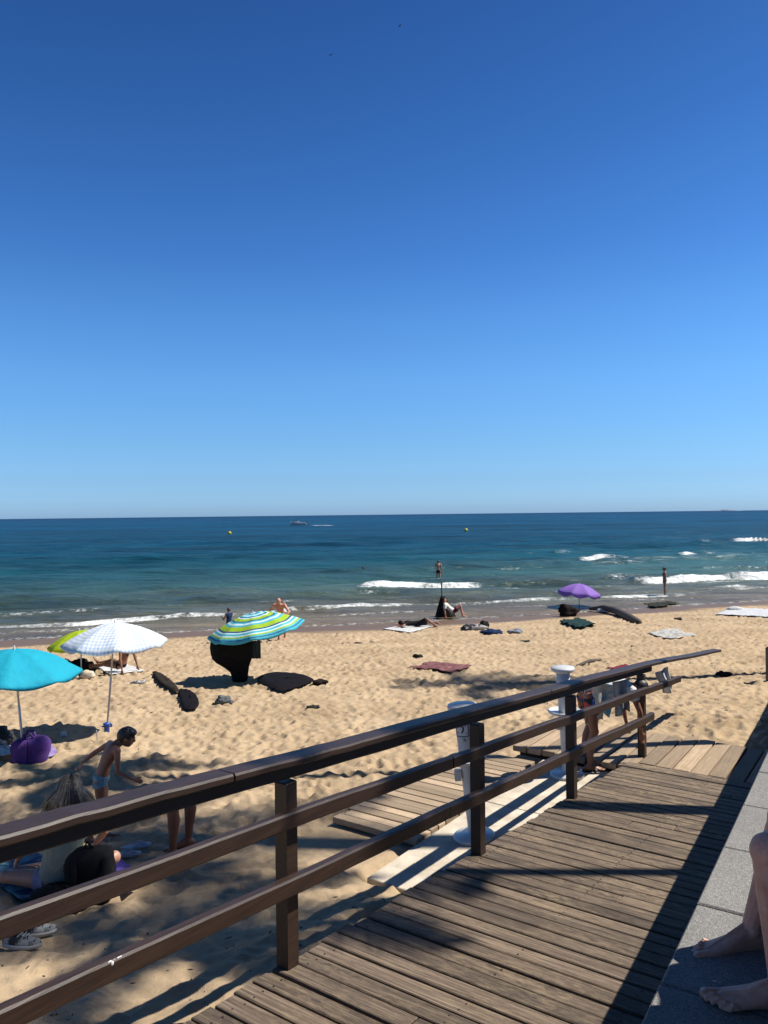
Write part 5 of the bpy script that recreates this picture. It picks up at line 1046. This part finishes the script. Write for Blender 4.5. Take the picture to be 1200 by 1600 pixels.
blob('body', (0.03, 0, 0), (.40, .26, .43), M_BLACK, parent=t, seed=21, rough=.14, sc=2.6, sq=3.5); blob('front_pocket', (-.17, -.09, 0), (.40, .22, .20), M_BLACK, parent=t, seed=25, rough=.2, sc=2.6, sq=3)
g = MB(); g.tube([(.0, -.02, .42), (.02, -.03, .47), (.06, -.02, .42)], .010, 7); obj('handle', g, M_BLACK, t)
for sx in (-.06, .16): obj('strap', MB().tube([(sx, -.10, .36), (sx + .02, -.17, .25), (sx - .01, -.16, .08)], .018, 8, flat=((1, 0, 0), .35)), M_BLACK, t)
# sneakers
M_SOLE = mat('sole_white', (.55, .55, .52), .6); M_SNK = mat('zebra_print', (.02, .022, .026), .8, (.42, .44, .44), nscale=9, nstretch=(3, 1, 1), ramp=(.48, .53))
def sneaker(px, py, rz, label, L_=.285):
    q = PG(px, py); t = thing('sneaker', label, 'shoe', q + Vector((0, 0, .004)), rz, 'zebra patterned sneakers')
    def outline(s): return (math.sin(math.pi * min(1, s * 1.02)) ** .42) * (.036 + .014 * math.sin(s * 2.2) + .004 * s)
    V = []; Fc = []; n = 22; m = 16; S = MB()
    def loft(z0f, z1f, grow, mm, name, dome=False):
        V = []; Fc = []
        rows = 6 if dome else 2
        for r in range(rows):
            for j in range(n * 2):
                s = j / n if j < n else (2 * n - j) / n; sg = 1 if j < n else -1; s = min(max(s, .012), .988); w_ = outline(s) * grow
                f = r / (rows - 1); shrink = 1 if not dome else math.sqrt(max(0, 1 - (f * .96) ** 2)); top = z1f(s); V.append(((s - .5) * L_ * (1 if not dome else 1 - .06 * f), sg * w_ * shrink, z0f(s) + (top - z0f(s)) * f))
        N2 = n * 2
        for r in range(rows - 1):
            for j in range(N2): a = r * N2 + j; b_ = r * N2 + (j + 1) % N2; Fc.append((a, b_, b_ + N2, a + N2))
        Fc += [tuple(range(N2 - 1, -1, -1)), tuple(range((rows - 1) * N2, rows * N2))]; g = MB(); g.add(V, Fc); return obj(name, g, mm, t)
    loft(lambda s: .012 * max(0, s - .75), lambda s: .026 + .012 * max(0, s - .75), 1.0, M_SOLE, 'sole')
    loft(lambda s: .024, lambda s: .055 + .045 * max(0, .75 - s) / .75 + .0 * s, .93, M_SNK, 'upper', True)
    g = MB(); g.ell((-.055, 0, .098), (.055, .028, .012)); obj('opening', g, M_BLACK, t)
    g = MB(); [g.tube([(.005 + k * .018, -.022, .088 - k * .006), (.005 + k * .018, .022, .088 - k * .006)], .003, 6) for k in range(4)]; obj('laces', g, M_SOLE, t)
    return t
sneaker(34, 1479, -.10, 'nearer zebra patterned sneaker with white sole on the sand'); sneaker(56, 1460, .12, 'farther zebra patterned sneaker, resting behind its pair')
# flip-flops
M_FF = mat('flipflop_white', (.52, .54, .58), .6)
def flipflop(px, py, rz, label):
    q = PG(px, py); t = thing('flip_flop', label, 'flip-flop', q + Vector((0, 0, .015)), rz, 'white flip-flops on the sand')
    n = 40; V = []
    for z in (0, .018):
        for j in range(n): a = 2 * math.pi * j / n; x = .135 * math.cos(a); V.append((x, .048 * math.sin(a) * (1 + .22 * math.cos(a)), z))
    g = MB(); g.add(V, [tuple(range(n - 1, -1, -1)), tuple(range(n, 2 * n))] + [(j, (j + 1) % n, n + (j + 1) % n, n + j) for j in range(n)]); obj('sole', g, M_FF, t, smooth=False)
    g = MB(); g.tube([(-.02, .046, .018), (.03, .03, .045), (.085, 0, .02)], .007, 7); g.tube([(-.02, -.046, .018), (.03, -.03, .045), (.085, 0, .02)], .007, 7); obj('strap', g, M_FF, t)
flipflop(196, 1339, .25, 'left white flip-flop lying beside the black backpack'); flipflop(213, 1326, .35, 'right white flip-flop, farther up the sand than its pair')
# purple bag and things at the left edge
q = PG(48, 1191); t = thing('beach_bag', 'purple drawstring beach bag standing in the shade at the left', 'bag', q, .2)
blob('body', (0, 0, 0), (.52, .34, .36), cloth('purple', (.15, .07, .30), (.11, .05, .22), bump=.01, bs=14), parent=t, seed=31, rough=.14, sc=2.6, sq=3.2)
for s in (-1, 1): obj('handle', MB().tube([(-.10, s * .06, .30), (-.06, s * .10, .40), (.02, s * .08, .40), (.06, s * .05, .31)], .014, 7), MATS['purple'], t)
obj('seam', MB().tube([(.0, -.175, .05), (.01, -.185, .18), (.0, -.15, .32)], .006, 6), cloth('seam_dark', (.03, .01, .08)), t)
lying('towel', [(60, 1190), (80, 1172), (90, 1182), (72, 1192)], cloth('lilac_cloth', (.28, .18, .46), (.4, .33, .55)), 'lilac cloth spilling right of the purple bag', 'cloth', wr=.04, seed=8)
blob('clothes_pile', PG(-2, 1172), (.5, .4, .34), mat('black_white', (.02, .02, .02), .85, (.6, .6, .58), nscale=3, ramp=(.52, .6)), 'heap of black and white things left of the purple bag', 'clothes', seed=33, rough=.5)
lying('towel', [(-30, 1180), (20, 1170), (30, 1186), (-10, 1196)], mat('pink_stripe', (.70, .66, .66), .9, (.45, .10, .18), nscale=12, ramp=(.55, .62)), 'white and pink patterned towel at the far left under the umbrella', 'towel', wr=.05, seed=9)
# tent peg in the sand and pale pebble-like cloth near umbrella shadows
q = PG(153, 1160); g = MB(); g.tube([(0, 0, -.05), (-.02, 0, .17)], .009, 8); tag(obj('stake', g, M_POLE, loc=q), 'short pale metal stake pushed into the sand by the checked umbrella', 'stake')
blob('paper_cup', PG(99, 1151), (.10, .08, .08), M_WCL, 'small white crumpled paper on the umbrella shadow', 'litter', seed=2, rough=.3)
q = PG(268, 1224); blob('plastic_bag', PG(268, 1236), (.15, .13, .10), mat('clear_bag', (.66, .66, .60), .3, (.25, .25, .2), nscale=9, ramp=(.5, .6)), 'crumpled clear plastic bag on the sand above the adult\'s legs', 'plastic bag', seed=41, rough=.4)

# ------------------------------------------------------------------ sea things
q = P(465, 822, SEA); q = PY(466, 821.3, 400); q.z = SEA
t = thing('motor_boat', 'white motor boat with a dark canopy speeding far out, trailing a wake', 'boat', q, math.pi + .05)
V = []; Fc = []; n = 12; HL = 4.4
for i in range(n + 1):
    s = i / n; x = -HL + 2 * HL * s; b_ = 1.35 * (1 - max(0, (s - .45) / .55) ** 2.2); sh = 1.05 + .55 * s * s
    V += [(x, 0, -.3 + .6 * max(0, s - .8) * 4 * .5), (x, -b_ * .75, .15 + .5 * s * s), (x, -b_, sh), (x, -b_ * .86, sh + .03), (x, b_ * .86, sh + .03), (x, b_, sh), (x, b_ * .75, .15 + .5 * s * s)]
for i in range(n):
    for j in range(7): a = i * 7 + j; b_ = i * 7 + (j + 1) % 7; Fc.append((a, b_, b_ + 7, a + 7))
Fc += [(6, 5, 4, 3, 2, 1, 0), tuple(n * 7 + k for k in range(7))]
g = MB(); g.add(V, Fc); obj('hull', g, mat('boat_white', (.75, .76, .76), .3), t, smooth=False)
g = MB(); g.box((-.3, 0, .95), (7.4, 2.74, .12)); obj('hull_stripe', g, mat('boat_navy', (.02, .03, .06), .4), t, smooth=False)
g = MB(); g.box((.9, 0, 1.65), (2.8, 1.9, .75), ch=.15); cb = obj('cabin', g, MATS['boat_white'], t, smooth=False)
g = MB(); g.box((1.9, 0, 2.2), (.06, 1.8, .75), Matrix.Rotation(-.6, 3, 'Y')); obj('windscreen', g, mat('tinted_glass', (.02, .04, .07), .1), t, smooth=False)
g = MB(); g.box((.3, 0, 2.95), (2.9, 2.0, .12), ch=.04); obj('canopy', g, MATS['boat_navy'], t, smooth=False)
for sx in (-1.0, 1.5):
    for sy in (-.9, .9): obj('canopy_post', MB().tube([(sx, sy, 1.5), (sx, sy, 2.95)], .04, 6), M_RIB, t)
obj('outboard_motor', MB().box((-4.5, 0, 1.1), (.5, .5, 1.2), ch=.1), MATS['boat_navy'], t, smooth=False)
M_BUOY = mat('buoy_yellow', (.62, .50, .03), .5)
for (x, Y, lb) in ((358.5, 205, 'yellow swimming buoy left of the motor boat'), (728, 208, 'yellow swimming buoy right of the motor boat, above the wading man')):
    q = PY(x, 830, Y); q.z = SEA; t = thing('buoy', lb, 'buoy', q, 0, 'yellow buoys marking the swimming area')
    obj('float', MB().ell((0, 0, .30), (.52, .52, .48)), M_BUOY, t); obj('cap', MB().lathe([(.10, .72), (.10, .88), (.04, .92)]), mat('buoy_dark', (.1, .1, .08), .6), t)
M_BIRD = mat('bird_dark', (.02, .02, .02), .8)
for (x, y, Y, rz, lb) in ((624.5, 40.5, 130, .4, 'higher of the two tiny dark birds in the sky'), (516.5, 86, 130, 1.2, 'lower of the two tiny dark birds in the sky')):
    g = MB(); g.ell((0, 0, 0), (.20, .07, .07)); g.ell((.2, 0, .02), (.07, .05, .05))
    bd = tag(obj('bird', g, M_BIRD, loc=PY(x, y, Y), rot=(0, 0, rz)), lb, 'bird', 'birds in the sky')
    for s in (-1, 1):
        g = MB(); g.add([(.08, s * .05, 0), (-.08, s * .05, 0), (-.06, s * .28, .10), (-.10, s * .50, .04), (.04, s * .28, .11), (.02, s * .05, .02)], [(0, 1, 2, 4), (2, 3, 4), (0, 4, 5)]); obj('wing', g, M_BIRD, bd, smooth=False, solid=.01)
# seaweed scraps, shells and twigs scattered over the sand: nobody could count them
mb = MB(); shl = 0
for i in range(2600):
    Y = 3.5 + 27 * rng.random() ** 1.2; X = rng.uniform(-.62, .62) * Y; u = X * EY.x + Y * EY.y; v = X * EX.x + Y * EX.y
    if v > -2.85 and u < 9.3 or (4.9 < u < 10.5 and v > -4.95): continue
    if GZ(X, Y) < -4.5: continue
    if vnoise(np.array([X * .35]), np.array([Y * .35]), 7)[0] < -.08: continue
    s = rng.uniform(.004, .011) * (.6 + Y * .08); z = SZ(X, Y)
    a = rng.uniform(0, 6.3); mb.ell((X, Y, z + s * .2), (s * rng.uniform(1, 2.6), s * .6, s * .35), Matrix.Rotation(a, 3, 'Z'), 6, 4)
tag(obj('beach_debris', mb, mat('debris', (.03, .024, .018), .9, (.09, .07, .05), nscale=30)), 'dark seaweed scraps and twigs scattered over the sand', 'beach debris', kind='stuff')

# real-world albedos: the colours above were picked for exposure 0, bring them all to the exposure in use
K_ALB = .63
def kal(c, nm):
    lum = .3 * c[0] + .6 * c[1] + .1 * c[2]; k = K_ALB + .24 * min(1, max(0, (lum - .45) / .35))
    if nm.startswith(('skin', 'toenail')): k = .92
    if nm.startswith(('turquoise', 'stripes', 'lime', 'blue_check', 'lilac')) and nm != 'lilac_cloth': k = min(1, k + .22)
    return (*[x * k for x in c[:3]], 1)
for m in bpy.data.materials:
    if not m.use_nodes: continue
    for n in m.node_tree.nodes:
        if n.type == 'VALTORGB':
            e = n.color_ramp.elements; c = e[len(e) - 1].color
            if min(c[:3]) > .99: continue
            for q in e: q.color = kal(q.color, m.name)
        elif n.type == 'BSDF_PRINCIPLED' and not n.inputs['Base Color'].is_linked:
            c = n.inputs['Base Color'].default_value; n.inputs['Base Color'].default_value = kal(c, m.name)
        elif n.type == 'MIX' and n.data_type == 'RGBA' and not n.inputs[7].is_linked:
            c = n.inputs[7].default_value; n.inputs[7].default_value = (*[x * (K_ALB if x < .78 else .8) for x in c[:3]], 1)
